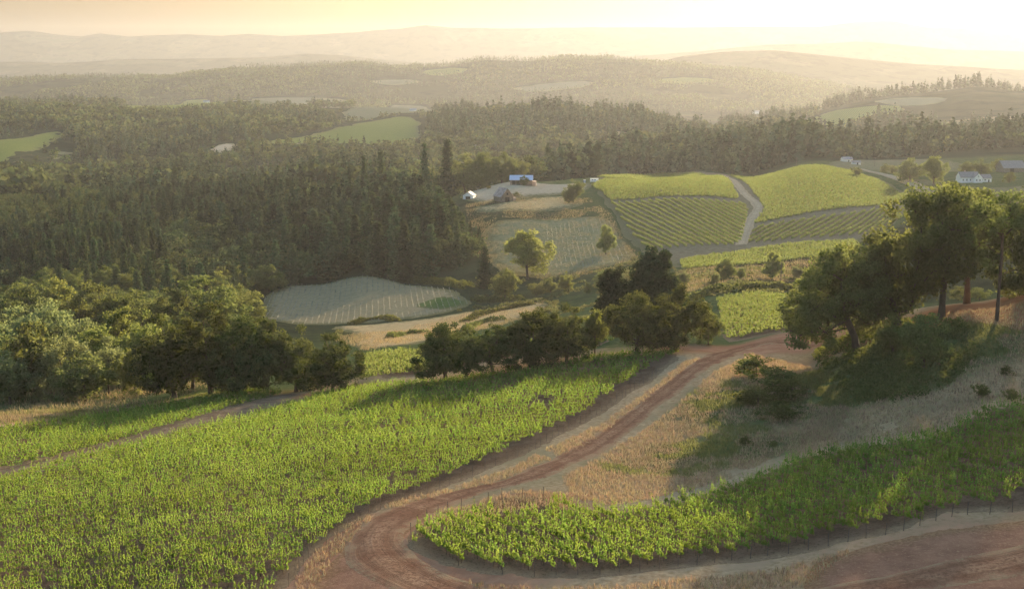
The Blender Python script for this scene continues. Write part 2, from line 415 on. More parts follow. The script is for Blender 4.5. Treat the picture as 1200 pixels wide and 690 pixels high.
def sheet(name, poly, mat, off=None, res=None, rough=0.5, label=None, cat=None, kind='structure', smooth=1, keep_out=True):
    """a patch of ground cover draped on the terrain"""
    if smooth: poly = smooth_closed(poly, smooth)
    Ym = poly[:, 1].mean()
    res = res or max(1.5, Ym * 0.009); off = off if off is not None else 0.05 + Ym * 0.00045
    b = dense(poly, res)
    b = b + rough * res * np.stack([fbm(b[:, 0] / res / 3, b[:, 1] / res / 3, 2, 31), fbm(b[:, 0] / res / 3, b[:, 1] / res / 3, 2, 57)], 1)
    lo, hi = b.min(0), b.max(0)
    gx, gy = np.meshgrid(np.arange(lo[0], hi[0], res), np.arange(lo[1], hi[1], res))
    q = np.stack([gx.ravel(), gy.ravel()], 1) + rng.uniform(-.3, .3, (gx.size, 2)) * res
    q = q[inside(q[:, 0], q[:, 1], b)]
    n = len(b)
    pts = [Vector(p) for p in b] + [Vector(p) for p in q]
    vs, es, fs, *_ = delaunay_2d_cdt(pts, [(i, (i + 1) % n) for i in range(n)], [], 1, 1e-4)
    V = np.array([(v[0], v[1]) for v in vs]); tri = np.array([f for f in fs if len(f) == 3])
    d = np.full(len(V), 1e9)
    A, B = b, np.roll(b, -1, 0)
    for i in range(0, n):
        ab = B[i] - A[i]; k = np.clip(((V - A[i]) @ ab) / (ab @ ab + 1e-9), 0, 1); d = np.minimum(d, np.hypot(*(V - A[i] - k[:, None] * ab).T))
    z = height(V[:, 0], V[:, 1]) + off * np.clip(d / res * 2.2 - .45, -.45, 1)
    e1 = V[tri[:, 1]] - V[tri[:, 0]]; e2 = V[tri[:, 2]] - V[tri[:, 0]]; neg = e1[:, 0] * e2[:, 1] - e1[:, 1] * e2[:, 0] < 0
    tri[neg] = tri[neg][:, ::-1]
    o = link(name, mesh(name, np.column_stack([V, z]), tri, mat, True, {'edge': np.clip(d / (res * (3.2 if res < 20 else .9)), 0, 1)}))
    tag(o, label, cat, kind=kind)
    if keep_out: FIELDS.append(poly)
    return o

def spline(P, step):
    P = np.asarray(P, float); out = []
    Q = np.vstack([2 * P[0] - P[1], P, 2 * P[-1] - P[-2]])
    for i in range(1, len(Q) - 2):
        a, b, c, d = Q[i - 1], Q[i], Q[i + 1], Q[i + 2]
        k = max(2, int(np.linalg.norm((c - b)[:2]) / step))
        t = np.linspace(0, 1, k, endpoint=False)[:, None]
        out.append(.5 * (2 * b + (c - a) * t + (2 * a - 5 * b + 4 * c - d) * t * t + (3 * b - a - 3 * c + d) * t ** 3))
    return np.vstack(out + [P[-1:]])
ROADS = []
def road(name, line, mat, label, cat, off=None, step=1.5, across=13):
    """line: (px, py, width in metres)"""
    P = np.array([list(hit(a, b)[:2]) + [w] for a, b, w in line])
    C = spline(P, step)
    T = np.gradient(C[:, :2], axis=0); T /= np.linalg.norm(T, axis=1)[:, None] + 1e-9
    N = np.stack([T[:, 1], -T[:, 0]], 1)
    u = np.linspace(-1, 1, across)
    s = np.concatenate([[0], np.cumsum(np.linalg.norm(np.diff(C[:, :2], axis=0), axis=1))])
    wob = 1 + .34 * fbm(s / 7, s * 0 + 3, 3, 21)
    XY = C[:, None, :2] + N[:, None, :] * (u[None, :, None] * (C[:, 2] * .5 * wob)[:, None, None])
    off = off if off is not None else 0.06 + C[:, 1].mean() * 0.0005
    rut = -0.05 * (np.exp(-((np.abs(u) - .42) / .12) ** 2)) + .03 * np.exp(-(u / .15) ** 2)
    Z = height(XY[..., 0], XY[..., 1]) + off * (1 - 1.6 * np.abs(u) ** 6)[None] + rut[None] * (.6 if off < .3 else 0)
    V = np.concatenate([XY, Z[..., None]], -1).reshape(-1, 3)
    n, m = len(C), across
    idx = np.arange(n * m).reshape(n, m)
    F = np.stack([idx[:-1, :-1], idx[:-1, 1:], idx[1:, 1:], idx[1:, :-1]], -1).reshape(-1, 4)
    if (N[0, 0] * T[0, 1] - N[0, 1] * T[0, 0]) > 0: pass
    uv = np.stack([np.broadcast_to(u[None], (n, m)), np.broadcast_to(s[:, None], (n, m))], -1).reshape(-1, 2)
    o = link(name, mesh(name, V, F, mat, True, uv=uv)); tag(o, label, cat, kind='structure')
    ROADS.append((C[:, :2], C[:, 2] * .5))
    return o
def off_road(X, Y, margin=0.4):
    ok = np.ones(np.shape(X), bool)
    for C, hw in ROADS:
        for i in range(0, len(C), 2):
            ok &= (X - C[i, 0]) ** 2 + (Y - C[i, 1]) ** 2 > (hw[i] + margin) ** 2
    return ok

def soil_mat(name, a, b, c=None, stripes=None, rough=.95, verge=((0.11, 0.115, 0.048), (0.27, 0.22, 0.115))):
    """bare or grassy ground; stripes = (direction, spacing, colour between) follows planted rows"""
    t = NT_(name); p = t.pos()
    n1 = t.noise(p, .35, 6, .65); n2 = t.noise(p, 2.6, 5, .75)
    col = t.mix(t.ramp(n1, .32, .7), a, b)
    if c: col = t.mix(t.ramp(n2, .5, .68, 0, .85), col, c)
    col = t.mix(t.ramp(n2, .45, .3, 0, .6), col, tuple(min(.7, x * 1.2) for x in b))
    if stripes:
        ang, sp, sc = stripes
        m = t.n('Mapping'); t.l(p, m.inputs['Vector']); m.inputs['Rotation'].default_value = (0, 0, -ang)
        w = t.n('TexWave', bands_direction='Y', wave_profile='SIN'); t.l(m.outputs[0], w.inputs['Vector'])
        w.inputs['Scale'].default_value = 2 * math.pi / (20 * sp); w.inputs['Distortion'].default_value = 1.5; w.inputs['Detail'].default_value = 2
        col = t.mix(t.math('MULTIPLY', t.ramp(w.outputs['Fac'], .45, .85, 0, .9), t.ramp(n1, .3, .6, .2, 1)), col, sc)
    e = t.ramp(t.math('ADD', t.attr('edge'), t.math('MULTIPLY', t.math('SUBTRACT', t.math('ADD', n1, n2), 1.0), 1.3)), .15, .6)
    col = t.mix(e, t.mix(t.ramp(n2, .35, .7), *verge), col)
    return t.surface(col, rough, t.bump(n2, .9, .3), .1)

def road_mat(name, base, light, dark, spread=1.0):
    t = NT_(name); uv = t.n('TexCoord').outputs['UV']; p = t.pos()
    sx = t.n('SeparateXYZ'); t.l(uv, sx.inputs[0])
    st = t.noise(t.scalev(uv, (9, .06, 1)), 1.0, 4, .6); n1 = t.noise(p, .25, 5, .6); n2 = t.noise(p, 2.0, 5, .7)
    col = t.mix(t.ramp(n1, .35, .68), base, light)
    au = t.math('ABSOLUTE', sx.outputs[0])
    col = t.mix(t.ramp(n2, .46, .6, 0, .75), col, tuple(c * .62 for c in base)); col = t.mix(t.ramp(n2, .42, .3, 0, .6), col, tuple(c * 1.25 for c in light))
    rut = t.ramp(t.math('ABSOLUTE', t.math('SUBTRACT', au, .42)), .05, .24, 1, 0)
    col = t.mix(t.math('MULTIPLY', rut, t.ramp(st, .3, .6, .1, .6)), col, dark)
    col = t.mix(t.ramp(st, .56, .7, 0, .5), col, light)
    e = t.ramp(t.math('ADD', t.math('ADD', au, t.math('MULTIPLY', t.math('SUBTRACT', n2, .5), 1.1)), t.math('MULTIPLY', t.math('SUBTRACT', n1, .5), 1.3)), .6, .95)
    col = t.mix(e, col, (0.44, 0.29, 0.165))
    n3 = t.noise(p, 5.5, 4, .75)
    col = t.mix(t.ramp(n3, .52, .7, 0, .55), col, tuple(c * .55 for c in base)); col = t.mix(t.ramp(n3, .46, .3, 0, .45), col, light)
    h = t.math('ADD', t.math('MULTIPLY', st, 1.0), t.math('ADD', t.math('MULTIPLY', n2, .6), t.math('MULTIPLY', n3, .5)))
    return t.surface(col, .95, t.bump(h, .9, .3), .1)

# ------------------------------------------------------------------ leaves, tubes
def quads(C, size, rnd, up_bias=0.0, aspect=1.0):
    """a small two-sided leaf quad at every centre"""
    n = len(C)
    a = rnd.normal(size=(n, 3)); a[:, 2] *= (1 - up_bias); a /= np.linalg.norm(a, axis=1)[:, None] + 1e-9
    b = rnd.normal(size=(n, 3)); b -= (a * b).sum(1)[:, None] * a; b /= np.linalg.norm(b, axis=1)[:, None] + 1e-9
    s = (np.broadcast_to(size, (n,)) * rnd.uniform(.7, 1.25, n) * .5)[:, None]
    a = a * s * aspect; b = b * s
    V = np.stack([C - a - b * .5, C + a * .2 - b, C + a + b * .5, C - a * .2 + b], 1).reshape(-1, 3)
    return V, np.arange(n * 4).reshape(n, 4)
def tube(P, R, k=6):
    P = np.asarray(P, float); n = len(P)
    T = np.gradient(P, axis=0); T /= np.linalg.norm(T, axis=1)[:, None] + 1e-9
    ref = np.array([0.0, 1, 0]) if abs(T[0][1]) < .9 else np.array([1.0, 0, 0])
    A = np.cross(T, ref); A /= np.linalg.norm(A, axis=1)[:, None] + 1e-9; B = np.cross(T, A)
    th = np.linspace(0, 2 * math.pi, k, endpoint=False)
    V = P[:, None] + np.asarray(R)[:, None, None] * (np.cos(th)[None, :, None] * A[:, None] + np.sin(th)[None, :, None] * B[:, None])
    i = np.arange(n * k).reshape(n, k)
    F = np.stack([i[:-1], np.roll(i[:-1], -1, 1), np.roll(i[1:], -1, 1), i[1:]], -1).reshape(-1, 4)
    return V.reshape(-1, 3), F
def join(parts):
    Vs, Fs, k = [], [], 0
    for V, F in parts:
        Vs.append(V); Fs.append(F + k); k += len(V)
    if not Vs: return np.zeros((0, 3)), np.zeros((0, 4), int)
    return np.vstack(Vs), np.vstack(Fs)
def box(c, s, rz=0.0):
    c = np.asarray(c, float); s = np.asarray(s, float) / 2
    V = np.array([(x, y, z) for z in (-1, 1) for y in (-1, 1) for x in (-1, 1)], float) * s
    ca, sa = math.cos(rz), math.sin(rz)
    V = np.stack([V[:, 0] * ca - V[:, 1] * sa, V[:, 0] * sa + V[:, 1] * ca, V[:, 2]], 1) + c
    return V, np.array([(0, 2, 3, 1), (4, 5, 7, 6), (0, 1, 5, 4), (2, 6, 7, 3), (0, 4, 6, 2), (1, 3, 7, 5)])

def merge_copies(temps, which, P, scale, rot, tint, squash=None):
    """many transformed copies of template meshes as one vertex / face list"""
    global TIP
    Vs, Fs, Ts, Us, k = [], [], [], [], 0
    for t, (V, F) in enumerate(temps):
        i = np.nonzero(which == t)[0]
        if not len(i): continue
        c, s = np.cos(rot[i]), np.sin(rot[i])
        sc = scale[i]; sq = squash[i] if squash is not None else np.ones(len(i))
        x = V[None, :, 0] * (sc * sq)[:, None]; y = V[None, :, 1] * (sc * sq)[:, None]; z = V[None, :, 2] * sc[:, None]
        W = np.stack([x * c[:, None] - y * s[:, None] + P[i, 0:1], x * s[:, None] + y * c[:, None] + P[i, 1:2], z + P[i, 2:3]], -1)
        n = len(V)
        Fs.append((F[None] + (np.arange(len(i)) * n)[:, None, None] + k).reshape(-1, F.shape[1]))
        Vs.append(W.reshape(-1, 3)); Ts.append(np.repeat(tint[i], n)); Us.append(np.tile(np.clip((V[:, 2] - .6) / 1.3, 0, 1), len(i))); k += n * len(i)
    TIP = np.concatenate(Us)
    return np.vstack(Vs), np.vstack(Fs), np.concatenate(Ts)

# ------------------------------------------------------------------ trees
def crown_tree(seed, lobes, n_cl, leaves, leaf, cl_r, trunk_r, lean=(0, 0), fork=.3, bare=.0, shell=.55):
    """a broadleaf tree of height 1: attractor points in the crown's lobes, limbs grown to them, leaves round every limb end.
    lobes: (x, y, z, rx, ry, rz)"""
    r = np.random.default_rng(seed)
    vol = np.array([l[3] * l[4] * l[5] for l in lobes]); vol = vol / vol.sum()
    pts = []
    while len(pts) < n_cl:
        l = lobes[r.choice(len(lobes), p=vol)]
        d = r.normal(size=3); d /= np.linalg.norm(d)
        q = shell + (1 - shell) * r.random() ** .6
        p = np.array(l[:3]) + d * q * np.array(l[3:])
        if p[2] < .05: continue
        if fbm(p[0] * 5 + seed, p[2] * 5 + p[1] * 3, 2, seed) < -.30: continue        # gaps
        pts.append(p)
    pts = np.array(pts)
    # trunk
    h = fork
    tn = [np.array([0, 0, -.02]), np.array([lean[0] * .25, lean[1] * .25, h * .5]), np.array([lean[0], lean[1], h])]
    top = np.array([lean[0] * 1.6, lean[1] * 1.6, h + (.92 - h) * .55])
    nodes = tn + [(tn[2] + top) / 2 + r.normal(size=3) * .01, top]
    par = [-1, 0, 1, 2, 3]; plen = [0, h * .5, h, h * 1.3, h * 1.6]
    order = np.argsort(np.linalg.norm(pts - np.array([lean[0], lean[1], h + .1]), axis=1))
    ends = []
    for i in order:
        p = pts[i]
        N = np.array(nodes[2:])
        d = np.linalg.norm(N - p, axis=1) + .22 * np.array(plen[2:]) + .6 * np.maximum(0, N[:, 2] - p[2])
        j = int(np.argmin(d)) + 2
        a = nodes[j]
        mid = (a + p) / 2 + np.array([0, 0, .12 * np.linalg.norm((p - a)[:2])]) + r.normal(size=3) * .018
        nodes.append(mid); par.append(j); plen.append(plen[j] + np.linalg.norm(mid - a))
        nodes.append(p); par.append(len(nodes) - 2); plen.append(plen[-1] + np.linalg.norm(p - mid)); ends.append(len(nodes) - 1)
    cnt = np.zeros(len(nodes)); 
    for e in ends:
        k = e
        while k >= 0: cnt[k] += 1; k = par[k]
    rad = trunk_r * np.maximum((cnt / cnt[0]) ** .5, .05); rad[0] = trunk_r * 1.25
    parts = [tube([nodes[0], nodes[1], nodes[2]], [rad[0] * 1.15, rad[1], rad[2]], 8), tube([nodes[2], nodes[3], nodes[4]], [rad[2] * .95, rad[3], max(rad[4], .004)], 6)]
    for e in ends:
        m = e - 1; a = par[m]
        parts.append(tube([nodes[a], nodes[m], nodes[e]], [min(rad[m] * 1.1, rad[a]), rad[m], rad[e] * .6], 5))
    wood = join(parts)
    C = []
    for e in ends:
        if r.random() < bare: continue
        n = int(leaves * r.uniform(.6, 1.4)); c = r.normal(size=(n, 3)); c /= np.linalg.norm(c, axis=1)[:, None]
        c *= (r.random(n) ** .45)[:, None] * cl_r * r.uniform(.75, 1.3); c[:, 2] *= .68
        C.append(c + nodes[e] + np.array([0, 0, .3 * cl_r]))
        if n > 25:
            q = r.random((n // 4, 1)); C.append(nodes[e - 1] * (1 - q) + nodes[e] * q + r.normal(size=(n // 4, 3)) * cl_r * .3)
    C = np.vstack(C)
    return wood, quads(C, leaf, r, .25)

def conifer_tree(seed, levels, per, sprays, width=.17, bottom=.08, leaf=.035, ragged=.3):
    """a fir of height 1: whorls of drooping boughs, each hung with sprays"""
    r = np.random.default_rng(seed); parts = [tube([(0, 0, -.02), (.003, .002, .5), (0, 0, .98)], [.017, .011, .002], 6)]
    C, A = [], []
    for i in range(levels):
        f = (i + r.uniform(-.3, .3)) / levels; z = bottom + (1 - bottom) * f
        w = width * (1 - f) ** .8 * r.uniform(1 - ragged, 1 + ragged * .6) + .008
        if f < .2: w *= .65 + 1.7 * max(f, 0)
        ph = r.uniform(0, 6.28)
        for k in range(per):
            if r.random() < .12: continue
            a = ph + k * 6.283 / per + r.normal() * .25; L = w * r.uniform(.65, 1.2); d = np.array([math.cos(a), math.sin(a), 0])
            e = np.array([0, 0, z]) + d * L + np.array([0, 0, -.28 * L + .05 * f])
            if levels > 14: parts.append(tube([(0, 0, z), np.array([0, 0, z + .02 * L]) + d * L * .5, e], [.0045 * (1 - f) + .001, .003, .001], 3))
            q = (np.arange(sprays) + .6) / sprays
            P = np.array([0, 0, z]) + d * L * q[:, None] + np.stack([0 * q, 0 * q, -.28 * L * q ** 2 + .05 * f], 1)
            C.append(P + r.normal(size=P.shape) * leaf * .35); A.append(leaf * (1.25 - .5 * q) * (1 - .45 * f))
    C.append(np.array([[0, 0, .965], [0, 0, .985]])); A.append(np.array([leaf * .5, leaf * .3]))
    return join(parts), quads(np.vstack(C), np.concatenate(A), r, .45, 1.3)

def far_tree(seed, conifer, n=34):
    """a small tree for woods a kilometre and more away: a few dozen leaf masses in the crown's volume"""
    r = np.random.default_rng(seed)
    if conifer:
        f = r.random(n) ** .8; a = r.uniform(0, 6.28, n); w = .17 * (1 - f) ** .8 * np.sqrt(r.random(n)) + .01
        C = np.stack([np.cos(a) * w, np.sin(a) * w, .06 + .9 * f], 1); s = .20 * (1.1 - .75 * f)
        C = np.vstack([C, [[0, 0, .95]]]); s = np.append(s, .06)
    else:
        d = r.normal(size=(n, 3)); d /= np.linalg.norm(d, axis=1)[:, None]; d *= (.55 + .45 * r.random(n))[:, None]
        C = d * np.array([.36, .36, .38]) + np.array([0, 0, .58]) + .05 * r.normal(size=(n, 3)); s = np.full(n, .24)
    return quads(C, s, r, .2)

M = {}
def tree_materials():
    M['bark'] = plain('oak_bark', (0.075, 0.055, 0.042), .95, .35, 6)
    M['conifer_bark'] = plain('conifer_bark', (0.07, 0.05, 0.038), .95, .3, 6)
    M['oak'] = leaf_mat('oak_leaves', (0.0518, 0.0734, 0.027), (0.124, 0.153, 0.0562), .42, (.22, .24, .06))
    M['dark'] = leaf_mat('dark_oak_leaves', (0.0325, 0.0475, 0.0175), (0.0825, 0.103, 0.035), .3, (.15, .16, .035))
    M['ash'] = leaf_mat('bright_leaves', (0.069, 0.0978, 0.0276), (0.167, 0.196, 0.0575), .42, (.3, .32, .07))
    M['willow'] = leaf_mat('pale_leaves', (0.085, 0.11, 0.05), (0.175, 0.20, 0.085), .42, (.28, .31, .11))
    M['fir'] = leaf_mat('fir_needles', (0.0312, 0.0546, 0.026), (0.078, 0.114, 0.052), .2, (.10, .12, .04), .5)
    M['fir_far'] = leaf_mat('far_wood_needles', (0.027, 0.0459, 0.0257), (0.0702, 0.0972, 0.0513), .16, (.08, .095, .04), .55, 'tint')
    M['wood_far'] = leaf_mat('far_wood_leaves', (0.0364, 0.0546, 0.0208), (0.0975, 0.117, 0.0468), .22, (.13, .15, .05), .5, 'tint')
    M['shrub'] = leaf_mat('shrub_leaves', (0.0375, 0.0525, 0.0175), (0.106, 0.125, 0.0425), .35, (.22, .22, .05))

def spread_lobes(seed, w, base, top, n=5, flat=.8):
    """lobes of a broad crown: w = half width as a share of the height"""
    r = np.random.default_rng(seed + 900); L = [(0, 0, (base + top) / 2 + (.0 if base < .09 else .03), w * .62, w * .62, (top - base) / 2)]
    for k in range(n):
        a = 6.283 * k / n + r.uniform(-.4, .4); rr = r.uniform(.34, .46) * w * 1.25; z = base + (top - base) * r.uniform(.16 if base < .09 else .24, .66)
        L.append((math.cos(a) * w * .58, math.sin(a) * w * .58, z, rr, rr, min(rr * flat, (top - base) * .36)))
    return L
TEMPL = {}
def make_templates():
    def add(kind, wood, leaves, bark, leafm):
        i = len([1 for k in TEMPL if k[0] == kind])
        TEMPL[(kind, i)] = (mesh(kind + '_trunk', wood[0], wood[1], bark, True), mesh(kind + '_crown', leaves[0], leaves[1], leafm))
    for i in range(4):
        w, l = crown_tree(40 + i, spread_lobes(i, .48 + .05 * (i % 2), .05, .97, 8), 170, 95, .0225, .088, .028, (.03 * (i - 1.5), .02), .2)
        add('oak', w, l, M['bark'], M['oak'])
    # leaning oak with long low limbs on one side
    w, l = crown_tree(71, [(-.22, 0, .62, .36, .34, .32), (-.02, .05, .74, .28, .3, .24), (-.5, 0, .36, .22, .22, .2), (-.42, -.05, .14, .3, .16, .09), (.12, 0, .5, .2, .25, .2)], 150, 95, .020, .08, .03, (-.10, 0), .3)
    add('leaning_oak', w, l, M['bark'], M['oak'])
    # tall open oaks with a bare lower stem
    for i in range(2):
        w, l = crown_tree(80 + i, [(0, 0, .74, .27, .27, .24), (.22, .05, .55, .18, .18, .15), (-.22, 0, .60, .19, .19, .15), (.03, -.14, .42, .18, .16, .10), (-.12, .1, .82, .18, .18, .15), (.12, 0, .82, .16, .16, .13)], 120, 85, .019, .08, .023, (.02, 0), .27, .05)
        add('tall_oak', w, l, M['bark'], M['oak'])
    # slender, thin-crowned stem
    w, l = crown_tree(90, [(.02, 0, .82, .24, .22, .16), (.24, 0, .86, .2, .16, .11), (-.14, .04, .70, .14, .12, .12), (-.12, 0, .45, .06, .06, .03), (.06, 0, .3, .05, .05, .04)], 80, 62, .016, .06, .0105, (.022, .02), .5, .08)
    add('slender_oak', w, l, M['bark'], M['oak'])
    for i in range(3):
        w, l = crown_tree(100 + i, spread_lobes(10 + i, .40, .06, .97, 7, 1.0), 110, 85, .028, .10, .022, (0, .01), .2)
        add('ash', w, l, M['bark'], M['ash'])
    for i in range(3):
        w, l = crown_tree(110 + i, spread_lobes(20 + i, .42, .03, .97, 7, 1.1), 110, 85, .029, .105, .02, (.01, 0), .15)
        add('willow', w, l, M['bark'], M['willow'])
    for i in range(3):
        w, l = crown_tree(120 + i, spread_lobes(30 + i, .50, .05, .97, 7, 1.0), 75, 60, .042, .13, .022, (0, .01), .2)
        add('roundtree', w, l, M['bark'], M['oak'])
    for i in range(2):
        w, l = crown_tree(130 + i, spread_lobes(40 + i, .62, .02, .95, 7, .9), 46, 42, .055, .16, .02, (0, 0), .1)
        add('bush', w, l, M['bark'], M['shrub'])
    for i in range(4):
        w, l = conifer_tree(140 + i, 26, 8, 6, .19 + .035 * (i % 3), .03, .055, .35)
        add('conifer', w, l, M['conifer_bark'], M['fir'])
    for i in range(2):                                                           # broad old firs
        w, l = crown_tree(150 + i, [(0, 0, .26, .36, .36, .24), (.02, 0, .5, .29, .29, .24), (-.02, .02, .70, .2, .2, .2), (.0, 0, .86, .11, .11, .13)], 210, 95, .036, .085, .022, (0, 0), .2, 0, .35)
        add('broad_conifer', w, l, M['conifer_bark'], M['fir'])
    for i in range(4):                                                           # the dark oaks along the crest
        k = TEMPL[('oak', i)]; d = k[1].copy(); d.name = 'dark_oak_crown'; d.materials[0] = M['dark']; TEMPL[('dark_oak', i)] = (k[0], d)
FAR = {}
def make_far_templates():
    FAR['c'] = [far_tree(200 + i, True) for i in range(4)]; FAR['b'] = [far_tree(210 + i, False) for i in range(4)]
    FAR['c2'] = [far_tree(220 + i, True, 9) for i in range(3)]; FAR['b2'] = [far_tree(230 + i, False, 9) for i in range(3)]

def tree(name, kind, P, h, label, cat='tree', group=None, var=None, rz=None, squash=1.0):
    ks = [k for k in TEMPL if k[0] == kind]; k = ks[(var if var is not None else random.randrange(99)) % len(ks)]
    o = link(name, None); o.location = (P[0], P[1], P[2] - .05); o.rotation_euler.z = random.uniform(0, 6.28) if rz is None else rz
    o.scale = (h * squash, h * squash, h); o.empty_display_size = .1
    tag(o, label, cat, group)
    link('trunk', TEMPL[k][0], o); link('crown', TEMPL[k][1], o)
    return o

# ------------------------------------------------------------------ fields and tracks
def build_land():
    M['road'] = road_mat('red_dirt_track', (0.33, 0.165, 0.095), (0.50, 0.29, 0.17), (0.22, 0.105, 0.06))
    M['pale_road'] = road_mat('pale_gravel', (0.506, 0.377, 0.243), (0.626, 0.472, 0.312), (0.404, 0.292, 0.191))
    M['soil'] = soil_mat('vineyard_soil', (0.132, 0.0782, 0.0483), (0.23, 0.144, 0.092), (0.0862, 0.0805, 0.0368), verge=((0.22, 0.145, 0.085), (0.40, 0.28, 0.165)))
    M['yard'] = soil_mat('bare_red_earth', (0.289, 0.144, 0.0887), (0.431, 0.227, 0.137), (0.521, 0.297, 0.17), verge=((0.264, 0.145, 0.0765), (0.48, 0.28, 0.149)))
    M['lane'] = soil_mat('lane_soil', (0.19, 0.123, 0.0819), (0.333, 0.235, 0.153), (0.143, 0.112, 0.0546), verge=((0.187, 0.116, 0.0663), (0.34, 0.224, 0.129)))
    M['hill'] = soil_mat('pale_vineyard_ground', (0.202, 0.155, 0.0961), (0.271, 0.217, 0.139), (0.147, 0.147, 0.0697))
    M['young'] = soil_mat('young_planting_ground', (0.264, 0.214, 0.125), (0.362, 0.29, 0.174), (0.194, 0.188, 0.0747))
    M['young2'] = soil_mat('hillside_planting_ground', (0.211, 0.211, 0.111), (0.299, 0.265, 0.155), (0.177, 0.199, 0.0796))
    M['meadow'] = soil_mat('dry_meadow', (0.546, 0.359, 0.172), (0.675, 0.475, 0.245), (0.316, 0.273, 0.122))
    M['meadow_far'] = soil_mat('far_dry_meadow', (0.24, 0.2, 0.112), (0.32, 0.264, 0.16), (0.192, 0.184, 0.096))
    M['greenfield'] = soil_mat('far_green_field', (0.176, 0.205, 0.052), (0.263, 0.273, 0.078), (0.242, 0.205, 0.065), (math.radians(70), 5, (0.132, 0.153, 0.039)))
    M['greyfield'] = soil_mat('far_fallow_field', (0.165, 0.158, 0.09), (0.225, 0.203, 0.128), (0.18, 0.195, 0.105))
    M['palefield'] = soil_mat('far_pale_field', (0.404, 0.319, 0.219), (0.514, 0.417, 0.295))
    M['lawn'] = soil_mat('dusty_lawn', (0.176, 0.16, 0.08), (0.256, 0.216, 0.12), (0.304, 0.248, 0.144))
    # the near ground
    road('dirt_road', [(1420,600,7.7),(1300,628,7.1),(1160,664,6.6),(1020,690,6.6),(880,712,6.6),(720,722,6.6),(590,712,7.7),(500,686,8.8),(448,655,8.8),(440,626,7.7),(478,600,6.2),(545,578,5.2),(615,560,5.1),(680,531,5.2),(738,492,5.5),(786,455,5.9),(826,425,6.8),(872,408,7.7),(930,401,8.8),(985,398,7.7)],
         M['road'], 'rutted red dirt road bending round the vine block and climbing to the oaks', 'dirt road', across=25)
    sheet('vineyard_soil', ground_poly([(-160,800),(150,800),(330,706),(372,640),(432,606),(500,580),(560,557),(628,530),(690,495),(735,466),(775,440),(806,414),(760,414),(700,417),(620,433),(560,440),(500,446),(430,453),(380,462),(300,488),(200,512),(100,538),(0,566),(-160,604)]), M['soil'], .05, 1.6, label='dark soil under the big sloping vine block', cat='soil')
    sheet('farm_lane', ground_poly([(-160,604),(0,566),(100,538),(200,512),(300,488),(380,462),(340,458),(250,482),(150,512),(60,536),(0,550),(-160,580)]), M['lane'], .06, 1.6, label='narrow bare lane between two vine blocks on the slope', cat='farm lane')
    sheet('vineyard_soil', ground_poly([(-160,580),(0,551),(60,537),(150,513),(250,483),(335,459),(300,456),(240,466),(160,479),(80,491),(0,504),(-160,530)]), M['soil'], .05, 1.6, label='soil under the narrow vine strip above the lane', cat='soil')
    sheet('vineyard_soil', ground_poly([(468,640),(480,622),(520,598),(580,583),(640,580),(668,596),(720,598),(800,588),(850,572),(920,543),(1000,522),(1060,517),(1120,497),(1200,470),(1380,430),(1420,545),(1300,575),(1210,600),(1130,600),(1060,622),(980,640),(900,656),(800,668),(700,678),(610,680),(540,668),(500,655)]), M['soil'], .05, 1.6, label='dark soil under the curved vine block inside the road bend', cat='soil')
    sheet('bare_earth', ground_poly([(930,668),(1010,640),(1100,618),(1210,606),(1420,560),(1460,700),(1200,760),(950,740)]), M['yard'], .045, 1.8, label='bare brown earth turning area with tyre arcs', cat='bare earth')
    sheet('bare_earth', ground_poly([(350,730),(372,672),(412,628),(466,598),(520,584),(520,600),(482,622),(470,645),(492,676),(560,700),(640,716),(560,740)]), M['yard'], .045, 1.6, label='trampled red earth in the elbow of the dirt road', cat='bare earth')
    # over the crest
    sheet('vineyard_soil', ground_poly([(838,352),(930,349),(975,360),(940,388),(880,396),(848,401),(842,375)]), M['soil'], .12, 3, label='soil of the bright vine block beyond the road top', cat='soil')
    sheet('vineyard_soil', ground_poly([(424,418),(470,412),(520,420),(600,408),(700,392),(725,402),(640,418),(520,436),(428,448)]), M['soil'], .12, 3, label='soil of the vine strip behind the row of oaks', cat='soil')
    sheet('meadow', ground_poly([(378,383),(440,379),(500,374),(560,363),(640,352),(648,360),(590,380),(545,390),(500,402),(425,413),(400,402),(420,392)]), M['meadow'], .3, 4, label='golden dry meadow in the valley floor', cat='meadow')
    sheet('dry_field', ground_poly([(303,374),(306,350),(328,334),(380,331),(470,331),(525,336),(553,350),(556,357),(520,368),(470,375),(390,381),(340,380)]), M['young'], .35, 4, label='pale planted field in rows at the foot of the wood', cat='field')
    sheet('dry_field', ground_poly([(566,262),(620,256),(690,252),(716,256),(732,280),(750,302),(700,316),(650,326),(606,324),(580,318),(560,290)]), M['young2'], .4, 6, label='grey grass slope with faint planted rows below the barns', cat='field')
    sheet('meadow', ground_poly([(548,243),(590,238),(650,228),(690,232),(680,243),(620,250),(560,252)]), M['meadow'], .4, 6, label='sunlit straw meadow below the old barn', cat='meadow')
    sheet('farm_yard', ground_poly([(545,222),(560,217),(620,214),(690,213),(700,220),(660,228),(600,236),(548,240),(535,230)]), M['palefield'], .42, 6, label='pale dusty yard round the barns', cat='farm yard')
    sheet('hill_field', ground_poly([(690,218),(705,206),(780,203),(850,204),(1000,200),(1040,211),(1085,231),(1055,258),(1020,282),(900,296),(800,318),(745,296),(715,250)]), M['hill'], .42, 7, label='pale ground of the terraced vineyard hill', cat='field')
    sheet('dry_field', ground_poly([(955,197),(985,186),(1060,186),(1130,190),(1140,200),(1090,206),(1050,200),(1000,201)]), M['lawn'], .5, 8, label='pale stubble field behind the vineyard hill', cat='field')
    sheet('dry_field', ground_poly([(1060,206),(1100,212),(1128,222),(1220,214),(1260,235),(1130,240),(1085,228)]), M['lawn'], .5, 7, label='dusty lawn in front of the white farmhouse', cat='field')
